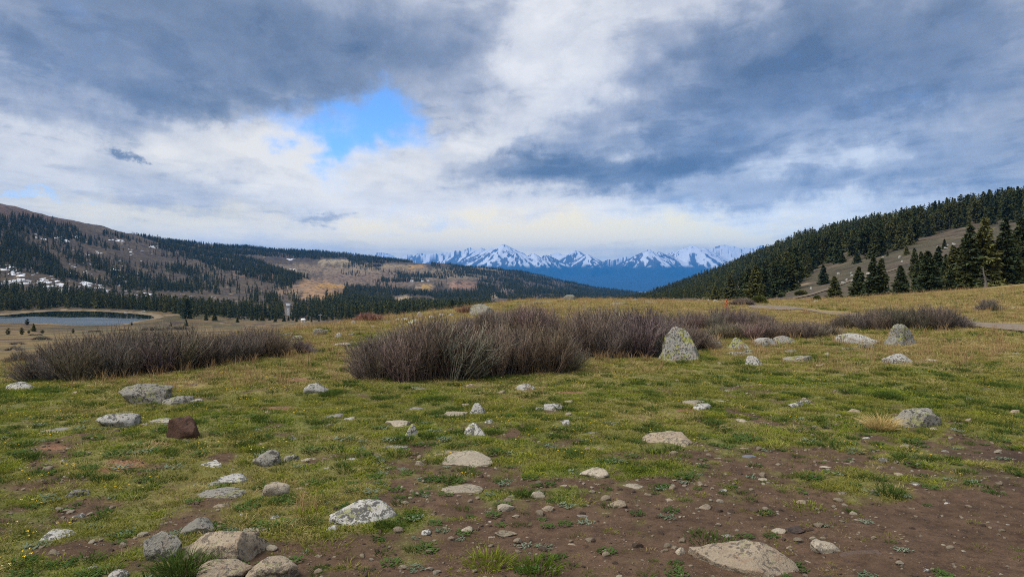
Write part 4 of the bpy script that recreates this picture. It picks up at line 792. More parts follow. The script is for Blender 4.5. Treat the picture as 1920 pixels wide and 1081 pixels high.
ROCKS = [  # u, base row, width px, height px, shape, material, label (None: one of many alike)
 (1274, 677, 78, 58, 'pyramid', 'lichen', 'tall pointed boulder with yellow-green lichen in front of the willow thicket'),
 (1689, 648, 58, 38, 'pyramid', 'lichen', 'rounded upright boulder in front of the right-hand thicket'),
 (1682, 681, 56, 18, 'round', 'pale', 'low pale boulder in the grass below the upright boulder'),
 (1605, 645, 70, 19, 'round', 'pale', 'wide pale speckled rock left of the upright boulder'), (1625, 653, 30, 11, 'block', 'grey', 'small dark-mottled rock touching the wide pale speckled rock'), (1594, 655, 34, 5, 'slab', 'cream', 'thin flat cream stone below the wide pale speckled rock'),
 (1388, 654, 43, 21, 'pyramid', 'lichen', 'peaked grey and yellow-green rock just right of the pointed boulder'), (1436, 649, 42, 16, 'round', 'pale', 'speckled grey rock left of the yellow-green one before the low thicket'), (1470, 645, 38, 15, 'round', 'lichen', 'rock most covered in yellow-green lichen before the low thicket'),
 (1334, 653, 36, 13, 'round', 'lichen', 'low lichened rock against the willow right of the pointed boulder'), (1382, 666, 44, 8, 'slab', 'grey', 'flat dark-stained rock below the peaked grey and yellow-green rock'), (1414, 685, 38, 19, 'pyramid', 'pale', 'whitish speckled wedge-shaped rock in the grass right of the pointed boulder'),
 (1498, 677, 58, 12, 'slab', 'lichen', 'long flat rock with a green lichen end in the grass'), (1484, 661, 26, 6, 'slab', 'grey', 'small flat stone just behind the long flat rock'), (1401, 662, 24, 8, 'slab', 'grey', None), (1746, 677, 26, 5, 'slab', 'cream', None), (1217, 721, 34, 5, 'slab', 'cream', None), (1354, 682, 16, 4, 'slab', 'cream', None),
 (1715, 801, 76, 37, 'round', 'grey', 'smooth grey humped boulder beside the golden grass tussock'), (1252, 836, 88, 34, 'slab', 'tan', 'tan dome-backed slab in the green grass at centre right'), (1390, 1074, 178, 90, 'slab', 'tan', 'large tan slab at the bottom edge right of centre'),
 (1543, 1037, 56, 28, 'block', 'cream', 'knobbly cream rock right of the large tan slab'), (1616, 1043, 84, 13, 'slab', 'soil', 'earth-coloured flat slab beside the knobbly cream rock'), (1489, 1001, 36, 15, 'block', 'dark', 'small dark brown stone above the large tan slab'), (1461, 1000, 27, 12, 'block', 'cream', 'pale stone touching the small dark brown stone'),
 (1277, 1040, 18, 15, 'round', 'cream', None), (1737, 1074, 16, 10, 'round', 'pale', None), (1407, 858, 36, 9, 'slab', 'blue', 'smooth bluish flat stone at the edge of the bare soil'), (1301, 759, 42, 11, 'slab', 'cream', 'cream flat rock in the green patch below the pointed boulder'), (1315, 769, 30, 12, 'round', 'pale', 'pale rock touching the cream flat rock in the green patch'), (1349, 754, 34, 6, 'slab', 'lichen', 'thin greenish slab right of the cream flat rock'),
 (1492, 764, 26, 11, 'block', 'pale', 'left of two white knobbly stones in the green patch'), (1510, 758, 17, 10, 'block', 'pale', 'right of two white knobbly stones in the green patch'), (1604, 774, 26, 11, 'slab', 'tan', 'tan stone in the grass left of the golden tussock'), (1388, 791, 22, 7, 'slab', 'cream', None), (1494, 792, 18, 5, 'slab', 'cream', None), (1696, 839, 16, 7, 'block', 'tan', None), (1741, 850, 22, 5, 'slab', 'tan', None), (1809, 858, 26, 6, 'slab', 'tan', None), (1814, 790, 12, 7, 'block', 'tan', None), (1912, 818, 16, 6, 'slab', 'dark', None),
 (273, 757, 92, 37, 'round', 'grey', 'big humped grey rock with black lichen below the left thicket'), (334, 758, 46, 18, 'slab', 'grey', 'grey rock just right of the big humped rock on the left'), (368, 754, 22, 9, 'slab', 'pale', None), (225, 800, 76, 25, 'round', 'pale', 'pale black-spotted rock left of the red-brown boulder'), (317, 793, 52, 12, 'slab', 'lichen', 'greenish flat rock behind the red-brown boulder'),
 (350, 824, 55, 43, 'block', 'brown', 'red-brown angular boulder standing in the grass on the left'), (115, 808, 54, 10, 'slab', 'grey', 'flat grey rock in the grass far left'), (500, 875, 50, 28, 'round', 'grey', 'rounded grey lichened rock left of centre'), (546, 864, 26, 14, 'round', 'grey', 'small grey rock just right of the rounded lichened one'), (581, 863, 32, 7, 'slab', 'cream', None), (597, 738, 46, 19, 'round', 'pale', 'pale rock in the grass between the left and centre thickets'),
 (397, 877, 44, 14, 'slab', 'pale', 'flat pale rock above the pair of long grey rocks'), (430, 882, 30, 9, 'slab', 'grey', None), (406, 911, 38, 13, 'slab', 'grey', 'small grey rock at the left end of the double rock'), (440, 906, 50, 17, 'slab', 'pale', 'pale upper rock of the double rock left of the cream stone'), (416, 933, 84, 26, 'slab', 'grey', 'long grey rock with a white end left of the cream stone'), (518, 930, 46, 26, 'round', 'cream', 'smooth cream-white stone on the left'),
 (145, 933, 40, 16, 'round', 'grey', 'grey rock with a dark dimple in the left foreground'), (104, 1016, 56, 26, 'slab', 'pale', 'pale teardrop-shaped rock in the lower left grass'), (309, 1052, 64, 45, 'block', 'grey', 'left block of the split outcrop in the lower left'), (410, 1054, 178, 58, 'slab', 'tan', 'main slab of the split outcrop in the lower left'), (370, 1001, 62, 23, 'block', 'grey', 'top block of the split outcrop in the lower left'), (440, 1020, 76, 22, 'slab', 'tan', 'narrow tan slab behind the main slab of the outcrop'), (478, 997, 58, 14, 'slab', 'cream', 'cream slab behind the outcrop by the yellow flowers'),
 (422, 1090, 96, 30, 'round', 'tan', 'tan rock cut by the bottom edge below the outcrop'), (513, 1088, 88, 36, 'round', 'tan', 'second tan rock cut by the bottom edge, right of the first'), (222, 1086, 34, 18, 'round', 'pale', 'small pale rock cut by the bottom edge in the lower left'), (519, 973, 18, 9, 'slab', 'pale', None), (623, 995, 24, 12, 'round', 'pale', None), (89, 886, 26, 14, 'block', 'tan', None), (38, 729, 46, 16, 'slab', 'pale', 'pale flat rock at the left foot of the left thicket'),
 (682, 980, 116, 40, 'round', 'pale', 'big white and black mottled boulder at centre left'), (867, 924, 72, 20, 'slab', 'cream', 'smooth pale slab with a bluish end at centre'), (880, 874, 92, 31, 'slab', 'cream', 'cream triangular slab in the centre'), (846, 852, 68, 12, 'slab', 'tan', 'thin slab edge behind the cream triangular slab'), (893, 816, 42, 24, 'pyramid', 'pale', 'small tent-shaped pale rock in the centre'), (774, 821, 30, 26, 'pyramid', 'lichen', 'upright greenish rock below the mossy flat one'), (750, 801, 50, 18, 'slab', 'cream', 'flat cream rock with a mossy edge left of the tent-shaped rock'),
 (850, 779, 48, 16, 'slab', 'cream', 'slanted cream rock left of the upright fang-like stone'), (898, 777, 32, 22, 'pyramid', 'pale', 'upright fang-like stone in the centre grass'), (1037, 769, 36, 12, 'round', 'pale', 'pale rock right of the fang-like stone'), (1012, 770, 14, 8, 'block', 'pale', None), (1061, 796, 18, 9, 'block', 'pale', None), (985, 731, 34, 11, 'round', 'pale', 'grey stone just below the middle thicket'), (938, 738, 18, 8, 'block', 'tan', None), (782, 769, 28, 9, 'slab', 'grey', None), (785, 730, 24, 7, 'slab', 'grey', None), (630, 783, 32, 11, 'slab', 'grey', 'left of two grey stones in the grass left of centre'), (657, 787, 20, 9, 'slab', 'pale', None),
 (1114, 896, 50, 17, 'round', 'cream', 'rounded cream stone at the edge of the soil right of centre'), (1125, 844, 48, 9, 'slab', 'tan', 'flat tan slab above the rounded cream stone'), (1112, 814, 28, 7, 'slab', 'pale', None), (1065, 912, 40, 9, 'slab', 'cream', 'low cream slab left of the rounded cream stone'), (1184, 916, 46, 13, 'slab', 'cream', 'pale ridged slab right of the rounded cream stone'), (1008, 934, 25, 14, 'round', 'cream', 'smooth cream cobble on the soil right of centre'), (949, 958, 32, 16, 'round', 'cream', 'smooth grey-cream cobble on the soil at centre'),
 (798, 1004, 20, 12, 'block', 'pale', None), (876, 998, 20, 13, 'block', 'cream', None), (948, 1009, 40, 14, 'block', 'tan', 'lumpy tan stone on the soil near the bottom centre'), (921, 1010, 15, 6, 'block', 'tan', None), (1027, 959, 22, 12, 'block', 'tan', None), (911, 978, 26, 9, 'slab', 'pale', None), (1157, 951, 34, 16, 'round', 'tan', 'tan stone at the right end of the grey-green herb patch'), (1147, 964, 42, 8, 'slab', 'tan', 'flat tan stone under the grey-green herb patch'), (737, 879, 26, 7, 'slab', 'cream', None), (659, 863, 34, 7, 'slab', 'pale', 'thin pale slab left of the cream triangular slab'), (620, 879, 26, 8, 'slab', 'pale', None), (740, 841, 46, 8, 'slab', 'grey', 'flush grey slab below the upright greenish rock'), (761, 915, 20, 7, 'slab', 'cream', None),
 (904, 591, 44, 20, 'round', 'grey', 'large grey boulder on the crest behind the middle thicket'), (788, 596, 15, 12, 'pyramid', 'cream', 'upright pale stone on the crest left of the large grey boulder'), (778, 608, 26, 10, 'round', 'lichen', 'greenish rock on the crest below the upright pale stone'), (1066, 563, 24, 10, 'round', 'grey', 'lone rounded boulder on the middle skyline of the meadow'), (1017, 568, 32, 4, 'slab', 'grey', 'flat rocks in the golden grass left of the lone skyline boulder'), (1159, 571, 32, 4, 'slab', 'grey', 'flat rocks in the golden grass right of the lone skyline boulder'), (1190, 564, 13, 4, 'round', 'pale', 'white stone on the skyline of the meadow'), (1219, 568, 26, 4, 'slab', 'grey', 'low rocks at the meadow skyline below the white stone'),
 (597, 629, 24, 12, 'block', 'grey', 'grey block on the crest right of the left thicket'), (559, 637, 22, 9, 'round', 'grey', 'dark rounded rock at the right end of the left thicket'), (541, 630, 22, 7, 'slab', 'grey', 'low rock on the crest above the dark rounded one'), (636, 633, 16, 9, 'pyramid', 'pale', 'small pale peaked stone on the crest slope'), (659, 629, 18, 6, 'slab', 'pale', None), (643, 648, 30, 7, 'slab', 'pale', 'flat pale rock on the slope right of the left thicket'), (663, 607, 9, 6, 'round', 'pale', None), (612, 622, 12, 5, 'slab', 'pale', None), (700, 613, 10, 4, 'slab', 'pale', None), (730, 606, 18, 5, 'slab', 'grey', None), (745, 603, 10, 6, 'block', 'pale', None), (760, 600, 20, 5, 'slab', 'pale', None), (812, 596, 14, 5, 'slab', 'pale', None), (830, 594, 12, 6, 'block', 'pale', None), (845, 592, 10, 5, 'block', 'pale', None),
 (1312, 564, 8, 3, 'round', 'pale', None), (1330, 564, 8, 3, 'round', 'pale', None), (1343, 565, 10, 3, 'round', 'pale', None), (1354, 569, 8, 5, 'block', 'pale', None), (1413, 571, 8, 4, 'round', 'pale', None), (1530, 567, 9, 4, 'round', 'pale', 'white stone on the grass bank right of the road'), (1900, 578, 9, 4, 'round', 'cream', None),
]
for _ in range(26):
    q_ = random.random(); ROCKS.append((1490+300*q_+random.uniform(-12, 12), 548-70*q_+random.uniform(-22, 8), random.uniform(4, 9), random.uniform(2.5, 5), 'block', 'pale', 'SLOPE'))
taken = [(r_[0], r_[1]) for r_ in ROCKS]
while len(taken) < len(ROCKS)+90-26*0 and len(taken) < 330:
    v_ = random.choice([random.uniform(640, 760), random.uniform(760, 880), random.uniform(860, 1070), random.uniform(860, 1070)]); u_ = random.uniform(10, 1910)
    if min((abs(u_-a)*.5)**2+(abs(v_-b))**2 for a, b in taken) < 14**2 or (v_ < 720 and (40 < u_ < 580 or 640 < u_ < 1330 or v_ < 645)): continue
    taken.append((u_, v_)); w_px = random.uniform(9, 20)*(.6+(v_-600)/700); ROCKS.append((u_, v_, w_px, w_px*random.uniform(.25, .55), random.choice(['slab', 'block', 'round', 'slab']), random.choice(['cream', 'tan', 'pale', 'tan', 'grey']), None))
    if len(ROCKS) > 262: break
FOOT = []
def zone_label(u, v):
    if v < 615: return 'small pale stone among the rocks along the far edge of the meadow', 'stones along the meadow edge'
    if v < 735: return 'small flat stone in the dry grass near the thickets', 'stones in the dry grass near the thickets'
    if v < 860: return 'small stone half sunk in the green grass', 'stones in the green grass'
    if u > 640: return 'small angular stone lying on the bare brown soil', 'stones on the bare soil'
    return 'small pale stone in the patchy grass at the left', 'stones in the patchy grass at the left'
def put_rock(i, u, v, wp, hp, sh, mt, lab):
    p = hit(u, v); D = p[1]; W = 1.12*wp/F*D; ha = 1.12*hp/F*D; sa = min(.6, EYE/D); asp = {'slab': .75, 'round': .7, 'block': .8, 'pyramid': .8}[sh]; Dp = W*asp
    if sh == 'slab': Dp = min(W*1.1, max(W*.4, .8*ha/sa)) if D < 9 else W*.7
    rz = random.uniform(-.25, .25)
    if u == 1390: W *= 1.02; Dp = .55*W; rz = -.62; ha *= .82
    if u == 410: Dp = .5*W; rz = -.12
    if u in (309, 410, 370, 440, 422, 513): ha *= 1.3
    H = min(max(.28*ha if sh == 'slab' else .4*ha, ha-(.85 if sh == 'slab' else .45)*Dp*sa), ha); y = D+.42*Dp; x = p[0]*y/D; 
    sub = 5 if wp > 85 else 4 if wp > 38 else 3
    me = rock_mesh(1000+i, W, Dp, H, sh, MR[mt], 5 if u in PROF else sub, PROF.get(u))
    nm = 'boulder' if wp > 52 and hp > 30 else 'rock' if wp > 28 else 'stone'; g = None
    if lab == 'SLOPE': lab, g = 'pale stone lying on the bare slope below the forest', 'stones on the bare slope'
    if lab is None: lab, g = zone_label(u, v)
    o = link(nm, me, None, (x, y, float(zat(x, y))-.01), rz); tag(o, lab, 'rock', g); FOOT.append((x, y, W*.5, Dp*.5)); FOOT.append((x, y-Dp*.22, W*.44, Dp*.42))
for i, r_ in enumerate(ROCKS): put_rock(i, *r_)

# ------------------------------------------------------------------ bare willow thickets
def twig_mat():
    m, w = mat_new('willow_twigs'); oi = w.n('ShaderNodeObjectInfo'); g = w.n('ShaderNodeTexCoord').outputs['Object']
    c = oi.outputs['Color']; n = w.noise(g, 14., 3, .6); at = w.n('ShaderNodeAttribute', attribute_name='age').outputs['Fac']
    c = w.mix(w.m('MULTIPLY', w.sstep(at, .75, 1.0), .55), c, (.36, .27, .19)); f = w.m('MULTIPLY_ADD', n, 1.2, .4)
    v = w.m('MULTIPLY', w.m('MULTIPLY_ADD', oi.outputs['Random'], .4, .8), w.n('ShaderNodeAttribute', attribute_name='tone').outputs['Fac'])
    c = w.mix(1.0, c, w.n('ShaderNodeCombineColor', {0: w.m('MULTIPLY', f, v), 1: w.m('MULTIPLY', f, v), 2: w.m('MULTIPLY', f, v)}).outputs[0], 'MULTIPLY')
    bsdf(w, c, .75, None, .3); return m
M_TWIG = twig_mat()
def willow(seed, stems=120, twigs=9, spread=.5):
    rg = np.random.default_rng(seed); n = stems
    a = rg.uniform(0, 2*math.pi, n); rb = np.sqrt(rg.uniform(0, 1, n))*.20; lean = rg.uniform(.05, 1.0, n)*spread; L = rg.uniform(.55, 1.05, n)*(1-.25*lean)
    m = 6; t = np.linspace(0, 1, m)[None]
    out = rb[:, None]*1.0+lean[:, None]*t**.85*L[:, None]; wob = rg.normal(0, .025, (n, m, 3))*t[:, :, None]
    P = np.stack([np.cos(a)[:, None]*out, np.sin(a)[:, None]*out, t*L[:, None]-.04], -1)+wob
    Rd = (.0085*(1-.72*t))*rg.uniform(.7, 1.3, (n, 1)); V1, Q1 = tubes(P, Rd); age1 = np.repeat((t+0*Rd).reshape(-1), 3)*.7; tone = rg.choice([.45, .7, 1., 1.25, 1.6], n, p=[.22, .27, .30, .18, .03]); tn1 = np.repeat(tone, m*3)
    k = twigs; s = rg.uniform(.22, 1.0, (n, k)); f = s*(m-1); i0 = np.clip(f.astype(int), 0, m-2); fr = (f-i0)[..., None]; ii = np.arange(n)[:, None]
    B = P[ii, i0]*(1-fr)+P[ii, i0+1]*fr; dirn = P[ii, i0+1]-P[ii, i0]; dirn /= np.linalg.norm(dirn, axis=-1, keepdims=True)
    dirn = dirn+rg.normal(0, .42, dirn.shape)+np.array((0, 0, .15)); dirn /= np.linalg.norm(dirn, axis=-1, keepdims=True); tl = rg.uniform(.10, .30, (n, k, 1))
    bend = rg.normal(0, .05, dirn.shape); P2 = np.stack([B, B+dirn*tl*.5+bend*tl, B+dirn*tl+np.array((0, 0, .03))], 2).reshape(-1, 3, 3)
    R2 = np.tile(np.array([[.0042, .0034, .0020]]), (n*k, 1)); V2, Q2 = tubes(P2, R2); age2 = np.tile(np.repeat([.5, .8, 1.0], 3), n*k)
    me = mesh_np('stem_cluster', np.concatenate([V1, V2]), np.concatenate([Q1, Q2+len(V1)]), True, M_TWIG); attr(me, 'age', np.concatenate([age1, age2]).astype(np.float32)); attr(me, 'tone', np.concatenate([tn1, np.repeat(tone, k*9)*np.repeat(rg.uniform(.6, 1.5, n*k), 9)]).astype(np.float32)); return me
WIL = [willow(300+i, 84, 10, .55+.12*(i % 3)) for i in range(8)]
DENSE = [willow(320+i, 95, 12, .75) for i in range(6)]
def thicket(label, front, tops, depth, color, meshes, gap=.42, hj=(.66, 1.12), name='willow_thicket', cat='shrub', wide=1.0, dmin=2.5):
    fu, fv = np.array(front, float).T; tu, tv = np.array(tops, float).T; pts = [hit(u, v, dmin) for u, v in zip(np.linspace(fu[0], fu[-1], 60), np.interp(np.linspace(fu[0], fu[-1], 60), fu, fv))]
    pts = np.array(pts); seg = np.concatenate([[0], np.cumsum(np.linalg.norm(np.diff(pts[:, :2], axis=0), axis=1))]); n = max(1, int(seg[-1]/gap)); c = pts[len(pts)//2]
    t = empty(name, c); tag(t, label, cat)
    rows = max(1, int(depth/(gap*1.15)))
    for k in range(rows):
        for j in range(n+1):
            q = (j+random.uniform(-.35, .35)+.5*(k % 2))/max(n, 1)*seg[-1]; q = min(max(q, 0), seg[-1]); x = np.interp(q, seg, pts[:, 0]); y = np.interp(q, seg, pts[:, 1])
            off = .22+k*gap*1.15+random.uniform(-.12, .12); edge = min(q, seg[-1]-q)/max(seg[-1], .1); 
            if k > 0 and edge < .04*k: continue
            D = y+off; x = x*(D/y); u = U0+F*x/D; z = float(zat(x, D)); H = EYE-D*(np.interp(u, tu, tv)-Y0)/F-z
            H = .97*min(max(H, .3), 1.9)*random.uniform(*hj)
            o = link('stem_cluster', random.choice(meshes), t); o.location = (x-c[0], D-c[1], z-c[2]); s = H; sx = min(max(H, .5), 1.1)*wide*random.uniform(.85, 1.15)
            o.scale = (sx, sx, s); o.rotation_mode = 'YXZ'; o.rotation_euler[2] = random.uniform(0, 6.28); side = q/max(seg[-1], .1)*2-1; o.matrix_basis = __import__('mathutils').Matrix.Translation(o.location) @ __import__('mathutils').Matrix.Rotation(.5*side*abs(side)**3, 4, 'Y') @ __import__('mathutils').Matrix.Rotation(random.uniform(0, 6.28), 4, 'Z') @ __import__('mathutils').Matrix.Diagonal((sx, sx, s, 1)); o.color = tuple(ch*random.uniform(.85, 1.15) for ch in color)+(1,)
            FOOT.append((x, D, .16, .16))
    return t
PURPLE = (.180, .138, .120); GREYB = (.125, .108, .092); BROWN = (.205, .155, .118); REDB = (.26, .12, .09)
thicket('wide dark grey willow thicket on the left below the lake', [(62, 716), (150, 716), (300, 702), (430, 684), (530, 668), (566, 664)], [(40, 676), (70, 655), (130, 636), (250, 616), (400, 612), (500, 614), (560, 632), (580, 650)], 1.9, GREYB, DENSE, .40)
thicket('bare brown willow at the left of the two-lobed centre thicket', [(682, 715), (760, 717), (870, 713)], [(650, 655), (700, 636), (760, 612), (860, 604), (900, 606)], 1.4, PURPLE, WIL, .27, (.7, 1.2))
thicket('bare brown willow at the right of the two-lobed centre thicket', [(890, 712), (980, 705), (1062, 698)], [(880, 606), (960, 604), (1030, 618), (1090, 642)], 1.4, BROWN, WIL, .27, (.7, 1.2))
thicket('willow thicket behind the centre one, below the large grey crest boulder', [(868, 630), (930, 632), (1040, 634)], [(855, 588), (900, 586), (940, 577), (1000, 575), (1035, 585)], 3.0, PURPLE, WIL, .45)
thicket('tall rounded willow thicket left of the pointed boulder', [(1075, 672), (1150, 672), (1238, 672)], [(1040, 612), (1090, 584), (1160, 580), (1230, 584), (1270, 596)], 2.2, PURPLE, DENSE, .38)
thicket('willow behind the pointed boulder', [(1262, 662), (1318, 656)], [(1250, 600), (1290, 606), (1330, 628)], .9, PURPLE, DENSE, .36)
thicket('low dense willow thicket between the two lichened boulders', [(1340, 636), (1420, 637), (1500, 636), (1556, 631)], [(1310, 606), (1380, 604), (1470, 598), (1540, 606), (1580, 622)], 1.7, BROWN, DENSE, .38, (.85, 1.05))
thicket('purplish willow thicket behind the low dense one', [(1225, 618), (1300, 622), (1380, 618), (1450, 612)], [(1200, 590), (1260, 586), (1340, 576), (1400, 578), (1460, 588)], 1.6, PURPLE, DENSE, .48)
thicket('long dark willow thicket at the right beside the road', [(1572, 617), (1660, 620), (1750, 620), (1806, 616)], [(1550, 596), (1580, 588), (1640, 578), (1710, 572), (1780, 576), (1825, 598)], 1.9, GREYB, DENSE, .44)
thicket('small grey willow bush at the bend of the road', [(1376, 573), (1406, 573)], [(1368, 566), (1390, 557), (1412, 566)], 1.2, GREYB, DENSE, .5)
thicket('reddish willow bush by the large grey boulder on the crest', [(862, 588), (884, 588)], [(855, 580), (872, 573), (890, 580)], 1.0, REDB, WIL, .5)
thicket('reddish bare bush behind the crest above the valley', [(672, 603), (712, 603)], [(664, 594), (690, 585), (716, 592)], 1.5, REDB, WIL, .6)
thicket('low dark bush at the left edge behind the left thicket', [(14, 682), (95, 676)], [(5, 668), (40, 656), (90, 652), (110, 664)], 1.5, GREYB, DENSE, .8, dmin=14)
for (u, v, w_, h_, lab) in ((26, 657, 18, 6, 'small dark bush left of the path-like dry grass on the bench'), (78, 637, 28, 8, 'dark round bush on the bench below the young pines'), (32, 646, 20, 6, 'dark bush in the hollow left of the round bush'), (66, 628.5, 20, 4, 'low dark bush below the darkest young pine'), (178, 622, 20, 4, 'low bush left of the purple brush below the lake'), (234, 619, 16, 3, 'small bush on the bench straight below the lake'), (288, 619, 40, 7, 'purple brush patch above the left thicket'), (330, 617, 36, 7, 'purple brush patch right of the other above the left thicket'), (1852, 584, 22, 9, 'small dark bush on the grass bank at the right')):
    thicket(lab, [(u-w_/2, v), (u+w_/2, v)], [(u-w_/2, v-h_*.7), (u, v-h_), (u+w_/2, v-h_*.7)], 3.0 if v > 640 else 5.0, GREYB, DENSE, 1.6 if u < 400 else .5, name='low_bush', wide=2.0 if u < 400 else 1.0, dmin=24 if u < 400 else 2.5)

# rusty sapling, snag, juniper mats
def needles(n, seed, rx, ry, rz, L, mat, name):
    rg = np.random.default_rng(seed); d = rg.normal(0, 1, (n, 3)); d[:, 2] = np.abs(d[:, 2]); d /= np.linalg.norm(d, axis=1, keepdims=True); r = rg.uniform(.55, 1, (n, 1))**.5*(1+.25*fbm(d[:, 0]*2+seed, d[:, 1]*2, seed)[:, None])
    c = d*r*np.array((rx, ry, rz)); e1 = rg.normal(0, 1, (n, 3)); e1 /= np.linalg.norm(e1, axis=1, keepdims=True); e2 = np.cross(e1, d); e2 /= np.linalg.norm(e2, axis=1, keepdims=True)+1e-6; l = L*rg.uniform(.5, 1.3, (n, 1))
    up = d+np.array((0, 0, .5)); V = np.stack([c-e2*l*.4, c+e2*l*.4, c+up*l], 1).reshape(-1, 3); return mesh_np(name, V, np.arange(3*n).reshape(-1, 3), False, mat)
M_JUN = foliage_mat('juniper_needles', (.07, .085, .02), (.085, .095, .025), (.10, .10, .03)); M_RED = plain('rusty_needles', (.42, .12, .05))
for (u, v, w_, h_, lab) in ((1478, 545, 28, 9, 'widest yellow-green juniper mat on the slope above the road'), (1502, 553, 23, 6, 'yellow-green juniper mat right of the widest one'), (1465, 557, 13, 6, 'small juniper mat below the widest one'), (1424, 569, 24, 8, 'green juniper at the foot of the spruce stand by the road'), (1532, 563, 8, 5, 'tiny juniper by the trail foot')):
    p = hit(u, v, 40); D = p[1]; o = link('juniper_mat', needles(900, int(u), w_/2/F*D, w_/2.2/F*D, h_/F*D, .16*w_/2/F*D+.1, M_JUN, 'juniper_mat'), None, p); tag(o, lab, 'shrub')
p = hit(1362, 584); D = p[1]; H = 24/F*D
t = tag(empty('dead_sapling', p), 'rusty red dead conifer sapling poking up behind the purplish thicket', 'sapling')
beam((0, 0, -.05), (.02, 0, H), .012, M_RED, 'trunk', t)
for k in range(9): z = H*(.25+.08*k); a = k*2.4; l = (.16*(1-k/11)); beam((0, 0, z), (math.cos(a)*l, math.sin(a)*l, z+.03), .018, M_RED, 'branch', t)
p = hit(1846, 542, 60); D = p[1]-1; x = (1846-U0)/F*D; H = EYE-D*(500-Y0)/F-float(zat(x, D)); t = tag(empty('dead_snag', (x, D, float(zat(x, D)))), 'bare grey dead trunk in front of the right spruce clump', 'dead tree')
P = np.array([[(.12*math.sin(k), 0, -.3+k*(H+.3)/5) for k in range(6)]]); V, Q = tubes(P, np.linspace(.13, .03, 6)[None], 6); link('trunk', mesh_np('trunk', V, Q, True, M_DEAD), t)
for k in range(8): z = H*(.35+.075*k); a = k*2.1; beam((0, 0, z), (math.cos(a)*.6*(1-k/12), math.sin(a)*.4, z+.1), .016, M_DEAD, 'branch', t)

# ------------------------------------------------------------------ grass, herbs, pebbles
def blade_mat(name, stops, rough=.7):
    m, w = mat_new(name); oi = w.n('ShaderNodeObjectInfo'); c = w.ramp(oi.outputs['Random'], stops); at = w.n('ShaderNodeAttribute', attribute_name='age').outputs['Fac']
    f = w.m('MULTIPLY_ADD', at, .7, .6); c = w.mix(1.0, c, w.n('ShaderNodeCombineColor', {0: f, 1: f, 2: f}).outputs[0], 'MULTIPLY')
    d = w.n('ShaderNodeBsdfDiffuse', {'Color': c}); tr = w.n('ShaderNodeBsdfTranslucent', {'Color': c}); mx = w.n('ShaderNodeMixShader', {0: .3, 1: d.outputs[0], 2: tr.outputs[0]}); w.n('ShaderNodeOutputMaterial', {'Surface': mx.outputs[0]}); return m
MG = {'green': blade_mat('green_blades', [(0, (.085, .13, .018)), (.5, (.165, .20, .028)), (1, (.26, .265, .042))]), 'olive': blade_mat('olive_blades', [(0, (.14, .15, .03)), (.5, (.22, .215, .045)), (1, (.30, .26, .07))]), 'straw': blade_mat('straw_blades', [(0, (.26, .20, .08)), (.5, (.37, .285, .12)), (1, (.48, .38, .18))]),
      'dark': blade_mat('dark_blades', [(0, (.05, .085, .020)), (1, (.10, .135, .03))]), 'sage': blade_mat('sage_leaves', [(0, (.12, .16, .10)), (1, (.20, .24, .17))]), 'lime': blade_mat('lime_blades', [(0, (.19, .22, .03)), (1, (.26, .27, .04))]), 'herb': blade_mat('herb_leaves', [(0, (.05, .09, .025)), (1, (.09, .14, .04))]), 'gold': blade_mat('golden_blades', [(0, (.50, .37, .15)), (1, (.60, .46, .21))]), 'tan': blade_mat('tan_blades', [(0, (.34, .21, .10)), (1, (.42, .29, .15))])}
def tuft(seed, n, rad, h, wd, flop, mat):
    rg = np.random.default_rng(seed); a = rg.uniform(0, 6.283, n); r = np.sqrt(rg.uniform(0, 1, n))*rad; b = np.stack([np.cos(a)*r, np.sin(a)*r, np.full(n, -.01)], 1)
    d = np.stack([np.cos(a)*r/rad*flop+rg.normal(0, .35, n)*flop, np.sin(a)*r/rad*flop+rg.normal(0, .35, n)*flop, np.ones(n)], 1); d /= np.linalg.norm(d, axis=1, keepdims=True)
    hh = rg.uniform(h[0], h[1], n)[:, None]; sd_ = np.cross(d, rg.normal(0, 1, (n, 3))); sd_ /= np.linalg.norm(sd_, axis=1, keepdims=True); w1 = rg.uniform(.7, 1.3, (n, 1))*wd/2
    mid_ = b+d*hh*.55; hz = d.copy(); hz[:, 2] = 0; tip = mid_+d*hh*.42+hz*hh*.35-np.array((0, 0, .12))*hh
    V = np.stack([b-sd_*w1, b+sd_*w1, mid_+sd_*w1*.8, mid_-sd_*w1*.8, tip], 1).reshape(-1, 3); o = np.arange(n)[:, None]*5
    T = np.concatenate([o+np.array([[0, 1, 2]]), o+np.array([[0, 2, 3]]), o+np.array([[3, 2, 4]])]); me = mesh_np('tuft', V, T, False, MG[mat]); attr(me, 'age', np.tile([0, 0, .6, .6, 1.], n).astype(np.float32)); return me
def rosette(seed, n, rad, mat, leaf=.018):
    rg = np.random.default_rng(seed); V = []; T = []; ag = []
    for i in range(n):
        a = rg.uniform(0, 6.28); r = math.sqrt(rg.uniform(0, 1))*rad; c = np.array((math.cos(a)*r, math.sin(a)*r, rg.uniform(.004, .022))); b = rg.uniform(0, 6.28); e = np.array((math.cos(b), math.sin(b), rg.uniform(.1, .7))); f = np.array((-math.sin(b), math.cos(b), rg.normal(0, .2))); l = leaf*rg.uniform(.6, 1.3)
        k = len(V); V += [c, c+e*l+f*l*.38, c+e*l*2.1, c+e*l-f*l*.38]; T += [(k, k+1, k+2), (k, k+2, k+3)]; ag += [.1, .6, 1, .6]
    me = mesh_np('herb', V, T, False, MG[mat]); attr(me, 'age', np.array(ag, np.float32)); return me
